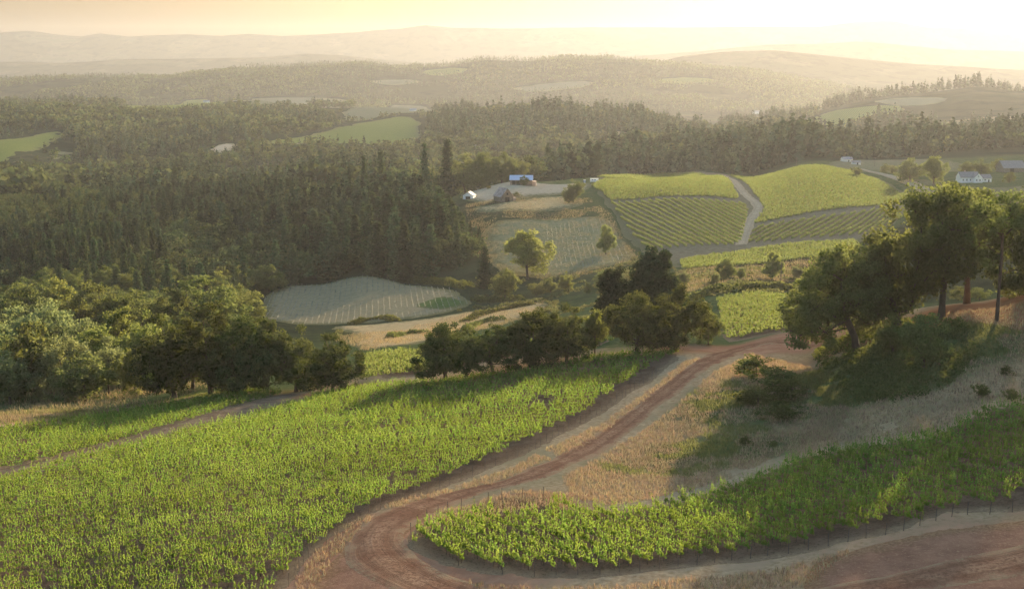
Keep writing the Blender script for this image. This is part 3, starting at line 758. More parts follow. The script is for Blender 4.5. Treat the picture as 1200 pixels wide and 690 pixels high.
    road('farm_track', [(1010,199,7),(1040,206,8),(1070,216,9),(1095,228,9)], M['pale_road'], 'pale track passing the vineyard hill towards the farmhouse', 'track', .75, 5)
    road('farm_track', [(846,206,9),(868,222,9),(888,242,9),(878,262,9),(868,288,9)], M['pale_road'], 'pale curving track between the hill vine blocks', 'track', .75, 5)
    # far fields
    S = lambda n, p, m, l, c='field', **k: sheet(n, ground_poly(p), M[m], 1.3, 26, label=l, cat=c, smooth=1, **k)
    S('green_field', [(-80,176),(0,164),(45,157),(78,153),(78,163),(40,178),(5,192),(-80,205)], 'greenfield', 'far green field on the hazy hill at the edge')
    S('farm_track', [(-10,196),(5,191),(40,177),(75,166),(80,170),(52,178),(35,190),(10,200)], 'meadow_far', 'pale bare strip beside the far green field', 'track')
    S('fallow_field', [(55,178),(80,168),(95,176),(90,186),(50,188)], 'greyfield', 'small grey fallow field beside the pale strip')
    S('green_field', [(385,152),(415,145),(445,139),(496,134),(498,166),(440,172),(395,168),(330,170),(285,170),(330,163)], 'greenfield', 'far green vineyard slope with a pale edge')
    S('pale_field', [(226,179),(262,168),(288,166),(282,174),(268,182)], 'palefield', 'bright pale field among far woods')
    S('farm_track', [(322,172),(360,163),(392,159),(392,163),(360,168),(335,174)], 'palefield', 'pale track cutting across the far green slope', 'track')
    S('farm_track', [(494,133),(500,133),(503,166),(497,167)], 'palefield', 'pale edge strip of the far green slope', 'track')
    S('fallow_field', [(395,142),(405,128),(440,122),(520,124),(515,131),(450,136),(420,143)], 'greyfield', 'far fallow field on the hazy ridge')
    S('green_field', [(120,125),(200,119),(260,115),(275,120),(215,128),(150,130)], 'greenfield', 'thin green field along the far ridge top')
    S('fallow_field', [(280,117),(340,113),(420,118),(400,124),(330,128),(280,126)], 'greyfield', 'tan field on the far ridge top')
    S('pale_field', [(686,153),(710,153),(770,162),(764,170),(720,166),(690,160)], 'meadow_far', 'tan clearing below the far conifer ridge')
    S('fallow_field', [(505,146),(560,144),(640,150),(665,165),(600,175),(520,172)], 'greyfield', 'brown scrubby slope below the far ridge', keep_out=False)
    S('green_field', [(912,150),(950,136),(1020,124),(1070,124),(1040,140),(985,156),(930,160)], 'greenfield', 'far green field on the golden hill')
    S('pale_field', [(1010,121),(1060,114),(1120,113),(1110,120),(1050,126)], 'meadow_far', 'far sunlit meadow on the golden hill top')
    S('green_field', [(488,84),(520,80),(552,80),(545,86),(505,90)], 'greenfield', 'small far green clearing on the long blue ridge')
    S('fallow_field', [(590,104),(640,97),(700,95),(690,103),(630,109)], 'greyfield', 'large far clearing low on the long blue ridge')
    S('fallow_field', [(420,95),(470,92),(500,96),(470,101)], 'greyfield', 'far clearing at the foot of the long blue ridge')
    S('green_field', [(760,92),(820,90),(850,96),(790,100)], 'greenfield', 'far green clearing at the sunny end of the long ridge')
    sheet('green_strip', ground_poly([(470,360),(500,350),(530,346),(556,352),(555,357),(520,366)]), soil_mat('green_weeds', (0.075, 0.12, 0.03), (0.12, 0.17, 0.05), (0.16, 0.16, 0.08)), .45, 4, label='fresh green strip at the end of the planted field', cat='field')
    S('pale_field', [(1060,150),(1130,138),(1210,132),(1210,142),(1130,150),(1080,156)], 'meadow_far', 'far glowing meadow on the golden hillside')

# ------------------------------------------------------------------ vines
def vine_leaves(seed, shoots, per, leaf):
    """one vine, the row running along x: a short cordon at 0.8 m and upright whips of leaves"""
    r = np.random.default_rng(seed); Vs = []
    for i in range(shoots):
        x = -.6 + 1.2 * (i + r.random()) / shoots; L = r.uniform(.45, 1.65); lean = r.normal(size=2) * .24; curl = r.normal(size=2) * .26
        q = (np.arange(per) + r.random(per) * .6) / per
        P = np.stack([x + lean[0] * q * L + curl[0] * q ** 2 * L, r.normal() * .05 + (lean[1] * q * L + curl[1] * q ** 2 * L) * .5, .66 + L * q], 1)
        T = np.stack([lean[0] + 2 * curl[0] * q, lean[1] + 2 * curl[1] * q, np.ones(per)], 1); T /= np.linalg.norm(T, axis=1)[:, None]
        a = r.uniform(0, 6.28, per); W = np.stack([np.cos(a), np.sin(a), r.normal(size=per) * .35], 1); s = (leaf * (1.2 - .75 * q) * r.uniform(.8, 1.2, per))[:, None]
        hl = np.maximum(s * .75, L / per * .62); c = P + W * s * .25
        Vs.append(np.stack([c - T * hl - W * s * .25, c + W * s * .55 - T * hl * .2, c + T * hl + W * s * .15, c - W * s * .5 + T * hl * .3], 1))
    n = shoots; C = np.stack([r.uniform(-.65, .65, n), r.normal(size=n) * .15, r.uniform(.5, .95, n)], 1); V2, _ = quads(C, leaf * 1.1, r, .1)
    V = np.concatenate([np.concatenate(Vs).reshape(-1, 3), V2]); return V, np.arange(len(V)).reshape(-1, 4)
def vine_spots(poly, ang, spacing, gap, jitter=.12, seed=0, ends=False):
    ca, sa = math.cos(ang), math.sin(ang)
    U = poly[:, 0] * ca + poly[:, 1] * sa; W = -poly[:, 0] * sa + poly[:, 1] * ca
    w = np.arange(W.min(), W.max(), spacing); u = np.arange(U.min(), U.max(), gap)
    uu, ww = np.meshgrid(u, w); ww = ww + jitter * rng.normal(size=ww.shape) * .35; uu = uu + jitter * 2 * rng.normal(size=uu.shape)
    X = uu * ca - ww * sa; Y = uu * sa + ww * ca
    ok = inside(X, Y, poly)
    if not ends: return X[ok], Y[ok]
    E = []
    for k in range(len(w)):
        uf = np.arange(U.min(), U.max(), .25); x = uf * ca - w[k] * sa; y = uf * sa + w[k] * ca
        i = np.nonzero(inside(x, y, poly))[0]
        if len(i) > 12: E.append(((x[i[0]], y[i[0]]), (x[i[-1]], y[i[-1]])))
    return X[ok], Y[ok], E
BLOCKS = {}
def in_frame(X, Y, Z):
    px, py = proj(X, Y, Z); return (px > 4) & (px < 1196) & (py > 4) & (py < 684)
def post_mesh():
    V, F = join([box((0, 0, .95), (.06, .06, 2.1)), box((0, 0, 2.02), (.08, .08, .05)), box((.055, 0, 1.55), (.03, .16, .03)), box((.055, 0, 1.0), (.03, .16, .03))])
    return mesh('trellis_post', V, F, plain('weathered_post', (0.10, 0.075, 0.06), .9, .3, 8))
def build_vines():
    M['vine'] = leaf_mat('vine_leaves', (0.030, 0.074, 0.016), (0.088, 0.160, 0.040), .40, (.34, .45, .06), .38, 'tint', (0.18, 0.275, 0.062))
    M['vine_one'] = leaf_mat('grapevine_leaves', (0.030, 0.074, 0.016), (0.088, 0.160, 0.040), .40, (.34, .45, .06), .38, None, (0.18, 0.275, 0.062))
    M['vine_far'] = leaf_mat('hill_vine_leaves', (0.068, 0.102, 0.028), (0.128, 0.165, 0.05), .38, (.29, .34, .08), .2, 'tint')
    M['vine_wood'] = plain('vine_wood', (0.06, 0.042, 0.03), .95, .3, 9)
    near = [vine_leaves(300 + i, 7, 7, .19) for i in range(8)]; mid = [vine_leaves(320 + i, 6, 5, .22) for i in range(6)]
    def stem(i):
        return join([tube([(0, 0, -.05), (.03, .01, .4), (-.02, 0, .72)], [.035, .028, .024], 5), tube([(-.6, 0, .72), (0, .01, .75), (.6, 0, .72)], [.012, .02, .012], 4)])
    ones = [(mesh('grapevine', *stem(i), M['vine_wood']), mesh('vine_leaves', *near[i], M['vine_one'], attrs={'tip': np.clip((near[i][0][:, 2] - .6) / 1.3, 0, 1)})) for i in range(8)]
    pm = post_mesh()
    def block(name, px, ang, spacing, gap, label, n_one=0, group='', one_label='', thin=None, hgt=1.0):
        poly = ground_poly(px)
        X, Y, E = vine_spots(poly, ang, spacing, gap, ends=True)
        ok = off_road(X, Y, .6); X, Y = X[ok], Y[ok]
        keep = fbm(X / 6, Y / 6, 3, 77) > -.5
        if thin is not None: keep &= rng.random(len(X)) < thin(X, Y)
        X, Y = X[keep], Y[keep]; Z = height(X, Y) + .04
        n = len(X); sc = hgt * rng.uniform(.82, 1.12, n) * (1 + .22 * fbm(X / 7, Y / 7, 3, 5)); tint = np.clip(rng.random(n) * .7 + .15 + 1.1 * fbm(X / 16, Y / 9, 3, 44), 0, 1)
        rot = ang + rng.choice([0, math.pi], n) + rng.normal(size=n) * .06
        one = np.zeros(n, bool)
        if n_one:
            v = in_frame(X, Y, Z + 1) & (off_road(X, Y, 1)); d = np.where(v, X ** 2 + Y ** 2 + Z ** 2, 1e9); one[np.argsort(d)[:n_one]] = True
            for k, i in enumerate(np.nonzero(one)[0]):
                o = link('grapevine', ones[k % 8][0]); link('leaves', ones[k % 8][1], o); o.location = (X[i], Y[i], Z[i]); o.rotation_euler.z = rot[i]; o.scale = (sc[i],) * 3
                tag(o, one_label, 'grapevine', group)
        r = ~one; lod = np.where(Y[r] < 205, rng.integers(0, 8, r.sum()), 8 + rng.integers(0, 6, r.sum()))
        V, F, T = merge_copies(near + mid, lod, np.stack([X[r], Y[r], Z[r]], 1), sc[r], rot[r], tint[r])
        tag(link(name, mesh(name, V, F, M['vine'], attrs={'tint': T, 'tip': TIP})), label, 'vineyard', kind='stuff')
        print(name, n, len(F))
        return poly
    a1 = .06
    block('vineyard_foliage', [(-160,800),(150,800),(318,700),(352,652),(412,606),(478,578),(530,557),(600,527),(664,495),(712,464),(760,432),(796,414),(760,416),(700,419),(620,435),(560,442),(500,448),(430,455),(380,464),(300,487),(200,511),(100,536),(0,564),(-160,602)], a1, 2.3, 1.15,
          'large sloping block of upright green vine shoots above the lower road bend', 150, 'vines at the near edge of the large block', 'upright grapevine with long yellow green shoots at the near edge of the large block')
    block('vineyard_foliage', [(-160,581),(0,553),(60,539),(150,515),(250,486),(332,463),(300,458),(240,468),(160,481),(80,493),(0,506),(-160,532)], .35, 2.15, 1.3, 'narrow strip of vines above the bare lane')
    def sparse(X, Y):
        px, py = proj(X, Y, height(X, Y)); return np.where((px < 650) & (py < 611 - (px - 500) * .05), .25, 1.0) * np.clip(.25 + (np.interp(px, [480, 560, 700, 900, 1000, 1100, 1210], [660, 668, 668, 640, 618, 596, 574]) - py) / 10 + .9, .12, 1)
    a2 = math.atan2(-22, 13)
    block('vineyard_foliage', [(482,636),(500,618),(540,604),(600,592),(650,590),(690,600),(720,602),(800,592),(850,576),(920,547),(1000,526),(1060,521),(1120,501),(1200,475),(1380,435),(1400,545),(1300,570),(1200,596),(1120,604),(1050,622),(980,632),(900,646),(800,658),(700,670),(610,672),(540,660),(500,648)], a2, 2.1, 1.0,
          'curved block of bright vines inside the dirt road bend', 150, 'vines in the curved block by the road bend', 'leafy bright green grapevine in the curved block inside the dirt road bend', thin=sparse, hgt=1.12)
    # end posts, each row's
    def posts(px, ang, spacing, where, side, group_label):
        poly = ground_poly(px); _, _, E = vine_spots(poly, ang, spacing, 5.0, ends=True)
        for e in E:
            q = e[side]; z = float(height(*q))
            if not in_frame(q[0], q[1], z + 1) or not where(*proj(q[0], q[1], z)): continue
            if not bool(off_road(np.array(q[0]), np.array(q[1]), .2)): continue
            o = link('trellis_post', pm); o.location = (q[0], q[1], z - .05); o.rotation_euler = (random.uniform(-.06, .06), random.uniform(-.06, .06), ang + (math.pi if side == 0 else 0)); o.scale.z = random.uniform(.78, .92)
            tag(o, group_label, 'post', 'posts: ' + group_label)
    edge = [(-160,800),(150,800),(335,694),(366,650),(428,606),(492,580),(552,558),(620,530),(684,495),(730,466),(770,440),(803,414),(700,417),(560,440),(380,462),(200,512),(0,566),(-160,604)]
    posts(edge, a1, 2.3, lambda px, py: py > 440, 1, 'thin dark end post of a row in the large sloping vine block beside the road')
    edge2 = [(474,636),(486,618),(525,600),(585,586),(640,584),(668,597),(720,599),(800,589),(850,573),(920,544),(1000,523),(1060,518),(1120,498),(1200,471),(1380,430),(1420,545),(1300,573),(1215,598),(1130,603),(1060,622),(980,638),(900,652),(800,663),(700,674),(610,677),(540,664),(500,652)]
    posts(edge2, a2, 2.2, lambda px, py: px < 640, 0, 'bare trellis post on the brown upper end of the curved vine block')
    posts(edge2, a2, 2.2, lambda px, py: True, 1, 'leaning dark trellis post along the lower edge of the curved vine block')
    # more distant blocks
    def far_block(name, px, ang, spacing, gap, label, size, hgt):
        poly = ground_poly(px); X, Y = vine_spots(poly, ang, spacing, gap, .25)
        t = [vine_leaves(340 + i, 4, 3, size) for i in range(5)]
        n = len(X); V, F, T = merge_copies(t, rng.integers(0, 5, n), np.stack([X, Y, height(X, Y) + .3], 1), hgt * rng.uniform(.85, 1.15, n), ang + rng.normal(size=n) * .1, rng.random(n))
        tag(link(name, mesh(name, V, F, M['vine_far'], attrs={'tint': T})), label, 'vineyard', kind='stuff'); print(name, n, len(F))
    far_block('vineyard_foliage', [(840,353),(930,350),(972,360),(938,387),(880,395),(850,400),(844,375)], .5, 2.6, 1.4, 'bright vine block beyond the top of the dirt road', .42, 1.0)
    far_block('vineyard_foliage', [(426,420),(470,414),(520,422),(600,410),(700,394),(722,402),(640,416),(520,434),(430,446)], .1, 2.4, 1.4, 'sunlit vine strip showing behind the row of oaks', .4, 1.0)
    far_block('vineyard_foliage', [(693,219),(708,212),(845,208),(866,235),(716,236)], .2, 2.6, 1.8, 'bright upper vine block between the dry slope and the curving track', .7, 1.1)
    far_block('vineyard_foliage', [(700,208),(780,204),(820,205),(828,207),(708,210)], 0, 3.2, 2.0, 'thin bright vine strip on the crest of the hill', .7, 1.1)
    far_block('vineyard_foliage', [(856,207),(1000,203),(1030,213),(1072,232),(1005,244),(884,264),(896,245),(882,225)], .25, 2.6, 1.8, 'broad bright vine block on the crown of the hill', .7, 1.1)
    far_block('vineyard_foliage', [(796,307),(880,294),(1000,283),(1010,292),(940,305),(880,312),(800,317)], .35, 2.5, 1.7, 'bright vine strip along the foot of the hill', .6, 1.1)
    # young vines in pale tubes
    M['tubes'] = leaf_mat('pale_grow_tubes', (0.192, 0.186, 0.154), (0.294, 0.282, 0.243), .3, (0.32, 0.307, 0.256), .25, 'tint')
    def tubes(px, ang, spacing, gap, label, s):
        poly = ground_poly(px); X, Y = vine_spots(poly, ang, spacing, gap, .2); k = (rng.random(len(X)) < .8) & (fbm(X / 14, Y / 14, 3, 88) > -.25); X, Y = X[k], Y[k]; n = len(X)
        T = []
        for i in range(4):
            r = np.random.default_rng(380 + i); T.append(quads(np.stack([r.uniform(-.5, .5, 3), r.normal(size=3) * .1, r.uniform(.1, .6, 3)], 1), s, r, .0, 1.1))
        V, F, t = merge_copies(T, rng.integers(0, 4, n), np.stack([X, Y, height(X, Y) + .3], 1), rng.uniform(.7, 1.2, n), ang + rng.normal(size=n) * .2, rng.random(n))
        tag(link('young_vine_leaves', mesh('young_vine_leaves', V, F, M['tubes'], attrs={'tint': t})), label, 'young vines', kind='stuff'); print('tubes', n)
    tubes([(306,373),(309,351),(330,335),(380,332),(470,332),(524,337),(551,350),(552,356),(520,367),(470,374),(390,380),(340,379)], math.radians(96), 2.9, 1.3, 'pale young vines in rows on the field below the wood', .30)
    tubes([(640,266),(690,256),(714,260),(728,282),(742,300),(700,312),(650,320),(640,300)], math.radians(90), 3.0, 1.5, 'pale young vines in rows on the slope below the barns', .30)
    # the two striped blocks: rows with bare ground between, each row a thing
    def striped(px, ang, spacing, label, group):
        poly = ground_poly(px); ca, sa = math.cos(ang), math.sin(ang)
        W = -poly[:, 0] * sa + poly[:, 1] * ca; U = poly[:, 0] * ca + poly[:, 1] * sa
        k = 0
        for w in np.arange(W.min() + spacing / 2, W.max(), spacing):
            u = np.arange(U.min(), U.max(), 1.3); x = u * ca - w * sa; y = u * sa + w * ca; i = inside(x, y, poly)
            if i.sum() < 6: continue
            x, y = x[i], y[i]; n = len(x); c = np.array([x.mean(), y.mean(), float(height(x.mean(), y.mean()))])
            t = [vine_leaves(360 + j, 4, 3, .6) for j in range(4)]
            V, F, T = merge_copies(t, rng.integers(0, 4, n), np.stack([x, y, height(x, y) + .35], 1) - c, rng.uniform(.95, 1.2, n), ang + rng.normal(size=n) * .06, rng.random(n))
            o = link('vine_row', mesh('vine_row', V, F, M['vine_far'], attrs={'tint': T})); o.location = c; tag(o, label, 'vine row', group); k += 1
        print('striped', k)
    striped([(716,239),(870,240),(877,246),(868,284),(858,289),(764,294),(748,285)], math.radians(103), 4.6, 'dark green vine row in the striped block under the curving track', 'rows of the larger striped hill block')
    striped([(884,268),(1043,243),(1058,256),(1018,274),(900,285),(876,286)], math.radians(60), 4.6, 'dark green vine row in the slanting striped block below the hill crown', 'rows of the slanting striped hill block')

# ------------------------------------------------------------------ single trees
def spot(px, b):
    return at(px, -b) if b < 0 else hit(px, b)
TREES = [
 # kind, px, base (py, or -metres out), py of the top, width factor, variant, turn, label
 # the oaks on the rise beside the road
 ('leaning_oak', 1004, -243, 287, 1.0, 0, 0.0, 'leaning oak with low branches overhanging the end of the dirt road', 'oak'),
 ('oak', 1052, -246, 222, .95, 0, .6, 'tall spreading dark oak in the middle of the clump on the rise', 'oak'),
 ('tall_oak', 1103, -240, 214, .95, 0, 1.0, 'tall oak with a straight pale trunk behind the thicket', 'oak'),
 ('tall_oak', 1133, 356, 222, 1.05, 1, 2.0, 'open oak with a thick bare trunk on the red bank', 'oak'),
 ('slender_oak', 1168, 376, 226, 1.1, 0, .3, 'slender thin oak with a bare mossy stem on the red bank', 'oak'),
 ('oak', 1214, 352, 205, .85, 2, 1.0, 'oak crown reaching in at the frame edge over the red bank', 'oak'),
 ('roundtree', 1082, 430, 368, .95, 0, 0, 'low rounded dark tree at the front of the oak thicket', 'tree'),
 ('roundtree', 1046, 416, 370, .9, 2, 2, 'dark bushy tree filling the thicket below the leaning oak', 'tree'),
 ('oak', 975, -262, 302, .85, 3, 2, 'oak behind the leaning oak, partly hidden by its crown', 'oak'),
 # line of oaks over the crest, middle of the view
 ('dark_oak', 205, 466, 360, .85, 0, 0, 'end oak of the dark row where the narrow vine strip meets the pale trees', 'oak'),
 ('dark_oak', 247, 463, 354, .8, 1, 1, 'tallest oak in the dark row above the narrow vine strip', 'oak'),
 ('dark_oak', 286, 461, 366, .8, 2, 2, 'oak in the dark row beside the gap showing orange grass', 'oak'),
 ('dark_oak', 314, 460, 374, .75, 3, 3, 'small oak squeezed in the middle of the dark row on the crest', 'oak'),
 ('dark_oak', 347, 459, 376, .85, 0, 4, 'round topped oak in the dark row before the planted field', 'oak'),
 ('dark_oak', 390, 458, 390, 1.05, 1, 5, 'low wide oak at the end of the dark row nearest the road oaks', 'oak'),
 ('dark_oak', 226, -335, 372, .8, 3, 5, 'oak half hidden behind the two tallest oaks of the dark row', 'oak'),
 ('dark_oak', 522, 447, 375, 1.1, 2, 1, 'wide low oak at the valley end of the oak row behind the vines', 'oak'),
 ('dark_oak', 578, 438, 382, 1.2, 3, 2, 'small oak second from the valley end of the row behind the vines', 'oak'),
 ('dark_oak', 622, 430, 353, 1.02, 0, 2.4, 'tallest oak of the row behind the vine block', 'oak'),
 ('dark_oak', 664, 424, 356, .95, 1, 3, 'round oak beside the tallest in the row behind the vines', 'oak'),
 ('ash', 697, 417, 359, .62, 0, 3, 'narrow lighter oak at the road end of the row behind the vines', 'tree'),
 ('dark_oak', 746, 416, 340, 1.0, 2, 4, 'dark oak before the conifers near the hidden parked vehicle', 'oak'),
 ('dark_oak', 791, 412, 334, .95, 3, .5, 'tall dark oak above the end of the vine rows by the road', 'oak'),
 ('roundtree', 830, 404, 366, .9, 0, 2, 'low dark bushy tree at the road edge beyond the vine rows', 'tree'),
 ('broad_conifer', 719, -345, 313, .95, 0, 0, 'dark pointed conifer standing behind the oaks near the parked vehicle', 'conifer'),
 ('broad_conifer', 767, -352, 290, 1.05, 0, 2, 'tallest broad dark conifer rising behind the oaks by the road', 'conifer'),
 # pale trees at the valley edge
 ('willow', 22, -395, 362, .85, 0, 0, 'pale grey green tree at the frame edge in the valley', 'tree'),
 ('willow', 62, -410, 352, .9, 1, 1, 'tall pale green tree second from the frame edge in the valley', 'tree'),
 ('willow', 100, -405, 368, .85, 2, 2, 'pale rounded tree between the two darker valley trees', 'tree'),
 ('ash', 140, -400, 358, .85, 1, 3, 'bright green tree beside the dark row of oaks in the valley', 'tree'),
 ('ash', 172, -392, 364, .8, 2, 1, 'bright yellow green tree touching the end oak of the dark row', 'tree'),
 ('willow', 74, -352, 388, .85, 2, 3, 'silvery green tree standing before the other pale valley trees', 'tree'),
 ('roundtree', 42, -360, 376, .95, 1, 2, 'dark rounded tree among the pale valley trees', 'tree'),
 ('willow', 128, -362, 396, .8, 0, 4, 'small pale tree in front of the bright green one', 'tree'),
 ('ash', 158, -350, 405, .85, 0, 5, 'lower green tree at the foot of the bright valley trees', 'tree'),
 ('roundtree', 8, -372, 398, .9, 2, 0, 'dark low tree cut by the frame edge in the valley', 'tree'),
 ('oak', 238, -480, 322, 1.15, 1, 0, 'large rounded olive oak behind the dark row', 'oak'),
 ('oak', 272, -500, 330, .95, 2, 1, 'rounded oak at the corner of the planted field', 'oak'),
 ('oak', 200, -470, 341, 1.1, 3, 2, 'olive oak between the bright trees and the large rounded one', 'oak'),
 ('oak', 150, -490, 334, 1.1, 0, 3, 'wide olive oak behind the bright green valley trees', 'oak'),
 ('oak', 112, -500, 332, 1.1, 1, 4, 'wide dark oak behind the tall pale valley tree', 'oak'),
 ('oak', 32, -520, 330, 1.1, 2, 5, 'dark oak behind the pale trees at the frame edge', 'oak'),
 ('ash', 70, -530, 326, 1.0, 1, 5, 'lighter oak at the bottom of the wooded hill', 'oak'),
 ('willow', 12, -345, 410, 1.1, 1, 2, 'low pale bush-like tree in the corner of the dark meadow', 'tree'),
 ('roundtree', 100, -345, 416, 1.2, 0, 2, 'low dark green tree before the small pale tree in the valley', 'tree'),
 ('ash', 185, -345, 420, 1.1, 1, 2, 'low green tree just in front of the end oak of the dark row', 'tree'),
 ('ash', 118, -380, 378, 1.0, 0, 2, 'green tree tucked behind the silvery one in the valley', 'tree'),
 ('roundtree', 195, -400, 372, 1.1, 1, 4, 'dark tree filling the gap behind the end oak of the dark row', 'tree'),
 ('willow', 50, -440, 346, 1.1, 2, 4, 'pale crown rising highest behind the pale valley trees', 'tree'),
 ('ash', -15, -400, 366, 1.1, 2, 4, 'green tree crown entering at the frame edge in the valley', 'tree'),
 # valley and barn hill
 ('ash', 618, 327, 266, 1.1, 0, 1, 'big bright green rounded tree alone on the slope below the barns', 'tree'),
 ('roundtree', 592, 350, 316, 1.0, 0, 2, 'round shrubby tree at the foot of the barn slope', 'tree'),
 ('conifer', 568, 338, 292, 1.6, 0, 2, 'short dark fir at the corner of the wood by the round tree', 'conifer'),
 ('roundtree', 645, 343, 325, 1.0, 1, 0, 'small dark round tree on the valley floor below the slope', 'tree'),
 ('ash', 663, 342, 318, .9, 2, 0, 'small bright tree next to the dark round one on the valley floor', 'tree'),
 ('bush', 688, 344, 331, .9, 0, 0, 'small shrub beside the bright little tree on the valley floor', 'shrub'),
 ('bush', 628, 347, 331, .9, 1, 0, 'dark shrub between the round tree and the little valley trees', 'shrub'),
 ('roundtree', 706, 338, 318, 1.1, 2, 0, 'bushy tree behind the pointed conifer in the valley', 'tree'),
 ('oak', 672, 238, 207, .85, 0, 1, 'lone dark oak on the straw slope beside the hill vineyard', 'oak'),
 ('ash', 710, 299, 262, .75, 1, 1, 'lone small conical tree on the grey slope beside the striped vines', 'tree'),
 ('willow', 802, -560, 318, 1.0, 1, 0, 'pale bushy tree behind the tallest broad conifer', 'tree'),
 ('oak', 850, -540, 302, .9, 2, 2, 'dark round tree in the shady gully below the hill vines', 'tree'),
 ('willow', 838, -520, 318, .8, 2, 0, 'small pale tree beside the dark gully tree', 'tree'),
 ('ash', 905, -545, 293, .85, 1, 1, 'larger rounded tree by the utility pole in the gully', 'tree'),
 ('willow', 935, -560, 310, .95, 0, 1, 'hazy bushy tree between the utility pole tree and the leaning oak', 'tree'),
 ('roundtree', 868, -530, 314, .9, 0, 1, 'low bushy tree between the two gully trees', 'tree'),
 ('ash', 1094, -905, 181, .9, 0, 1, 'broad hazy tree beside the farm track near the white farmhouse', 'tree'),
 ('roundtree', 1066, -960, 185, 1.1, 1, 1, 'low hazy tree behind the broad farm track tree', 'tree'),
 ('bush', 1038, -1040, 192, 1.0, 0, 1, 'small bush by the farm track on the hill crest', 'shrub'),
 ('bush', 1046, -1030, 193, .9, 1, 1, 'second small bush next to the farm track', 'shrub'),
 ('bush', 1004, -1010, 195, .9, 1, 1, 'tiny dark bush on the crown of the hill vines', 'shrub'),
 ('roundtree', 1150, -960, 187, 1.3, 2, 1, 'hazy tree behind the white farmhouse roof', 'tree'),
 ('roundtree', 1133, -980, 189, 1.3, 1, 1, 'hazy bushy tree at the near end of the white farmhouse', 'tree'),
 ('roundtree', 1170, -985, 186, 1.3, 0, 1, 'hazy tree between the farmhouse and the grey barn', 'tree'),
 ('roundtree', 1183, 214, 202, 1.2, 0, 1, 'low bush on the lawn beyond the white farmhouse', 'shrub'),
 ('oak', 613, 218, 206, 1.1, 3, 1, 'small tree in front of the blue roofed barn', 'tree'),
 ('oak', 578, 216, 203, 1.0, 1, 1, 'small tree in the yard between shed and blue roofed barn', 'tree'),
 ('bush', 572, 222, 217, 1.3, 1, 1, 'low bush in the dusty barn yard', 'shrub'),
 ('bush', 606, 231, 225, 1.6, 0, 1, 'low scrub beside the old brown barn', 'shrub'),
 ('bush', 536, 226, 221, 1.6, 0, 1, 'scrub behind the white shed', 'shrub'),
 # spires and dark crowns at the top of the wood
 ('conifer', 498, -985, 173, .95, 0, 1, 'tall ragged conifer spire at the edge of the barn wood', 'conifer'),
 ('conifer', 524, -1010, 167, 1.1, 1, 1, 'tallest ragged conifer above the barn wood', 'conifer'),
 ('conifer', 447, -985, 180, .9, 2, 1, 'broad conifer spire on the brow of the wooded hill', 'conifer'),
 ('conifer', 427, -990, 186, .85, 3, 1, 'narrow conifer spire on the brow beside the broad one', 'conifer'),
 ('conifer', 410, -1000, 194, .8, 0, 1, 'shorter conifer spire at the start of the brow', 'conifer'),
 ('oak', 545, -1030, 180, .95, 1, 1, 'dark round tree beside the tallest ragged conifer', 'tree'),
 ('oak', 566, -1040, 177, .95, 2, 1, 'dark round tree in the middle of the wood behind the barn', 'tree'),
 ('oak', 588, -1050, 179, .95, 3, 1, 'dark round tree right behind the blue roofed barn', 'tree'),
 ('oak', 607, -1060, 184, .95, 0, 1, 'dark round tree over the end of the blue roofed barn', 'tree'),
 # shrubs on the near slope
 ('bush', 886, 442, 417, 1.7, 0, 1, 'large dark scrub mound at the top of the bank by the road', 'shrub'),
 ('bush', 908, 456, 431, 2.0, 1, 1, 'large dark bramble mound on the bank below the leaning oak', 'shrub'),
 ('bush', 928, 468, 445, 1.9, 0, 2, 'dark bramble mound at the gully side of the bank', 'shrub'),
 ('bush', 888, 474, 455, 2.1, 1, 3, 'low bramble mound half way down the bank', 'shrub'),
 ('bush', 912, 490, 470, 2.1, 0, 4, 'low bramble mound at the foot of the bank', 'shrub'),
 ('bush', 1150, 466, 449, 1.0, 1, 1, 'small green shrub on the pale grass slope under the red bank', 'shrub'),
 ('bush', 1180, 440, 428, 1.0, 0, 1, 'tiny green shrub high on the pale grass slope', 'shrub'),
 ('bush', 1185, 470, 455, 1.1, 1, 1, 'green shrub above the upper corner of the curved vine block', 'shrub'),
 ('bush', 874, 522, 510, 1.1, 0, 1, 'small shrub low in the gully above the curved vines', 'shrub'),
 ('bush', 906, 524, 516, 1.2, 1, 1, 'tiny dark shrub in the gully bottom', 'shrub'),
 ('bush', 1125, 352, 336, 1.3, 0, 1, 'yellow green bush beside the thick bare oak trunk', 'shrub'),
 ('bush', 1148, 352, 336, 1.3, 1, 2, 'yellow green bush between the two bare oak stems', 'shrub'),
 ('bush', 1182, 350, 332, 1.3, 0, 3, 'yellow green bush beyond the slender oak', 'shrub'),
 ('bush', 1205, 348, 328, 1.3, 1, 4, 'yellow green bush on the bank at the frame edge', 'shrub'),
]
HEDGES = [  # dark hedges and scrub strips on the valley floor: (px,py) line, height, label
 ([(412,381),(432,376),(452,374),(465,377)], 2.6, 'dark scrub strip at the end of the golden meadow'),
 ([(544,378),(565,370),(590,364),(622,358)], 3.2, 'long dark hedge below the round shrubby tree'),
 ([(545,388),(562,380),(588,376)], 2.8, 'short dark hedge between two strips of golden meadow'),
 ([(456,397),(475,393),(498,391)], 2.6, 'low hedge across the lower golden meadow'),
 ([(810,352),(840,344),(870,341),(905,340),(930,342)], 3.5, 'shaggy hedge above the bright vine block beyond the road'),
 ([(556,352),(580,354),(610,352)], 3.0, 'bramble hedge at the corner of the planted field'),
 ([(480,330),(520,332),(550,338)], 4.0, 'bramble hedge between the planted field and the wood'),
]
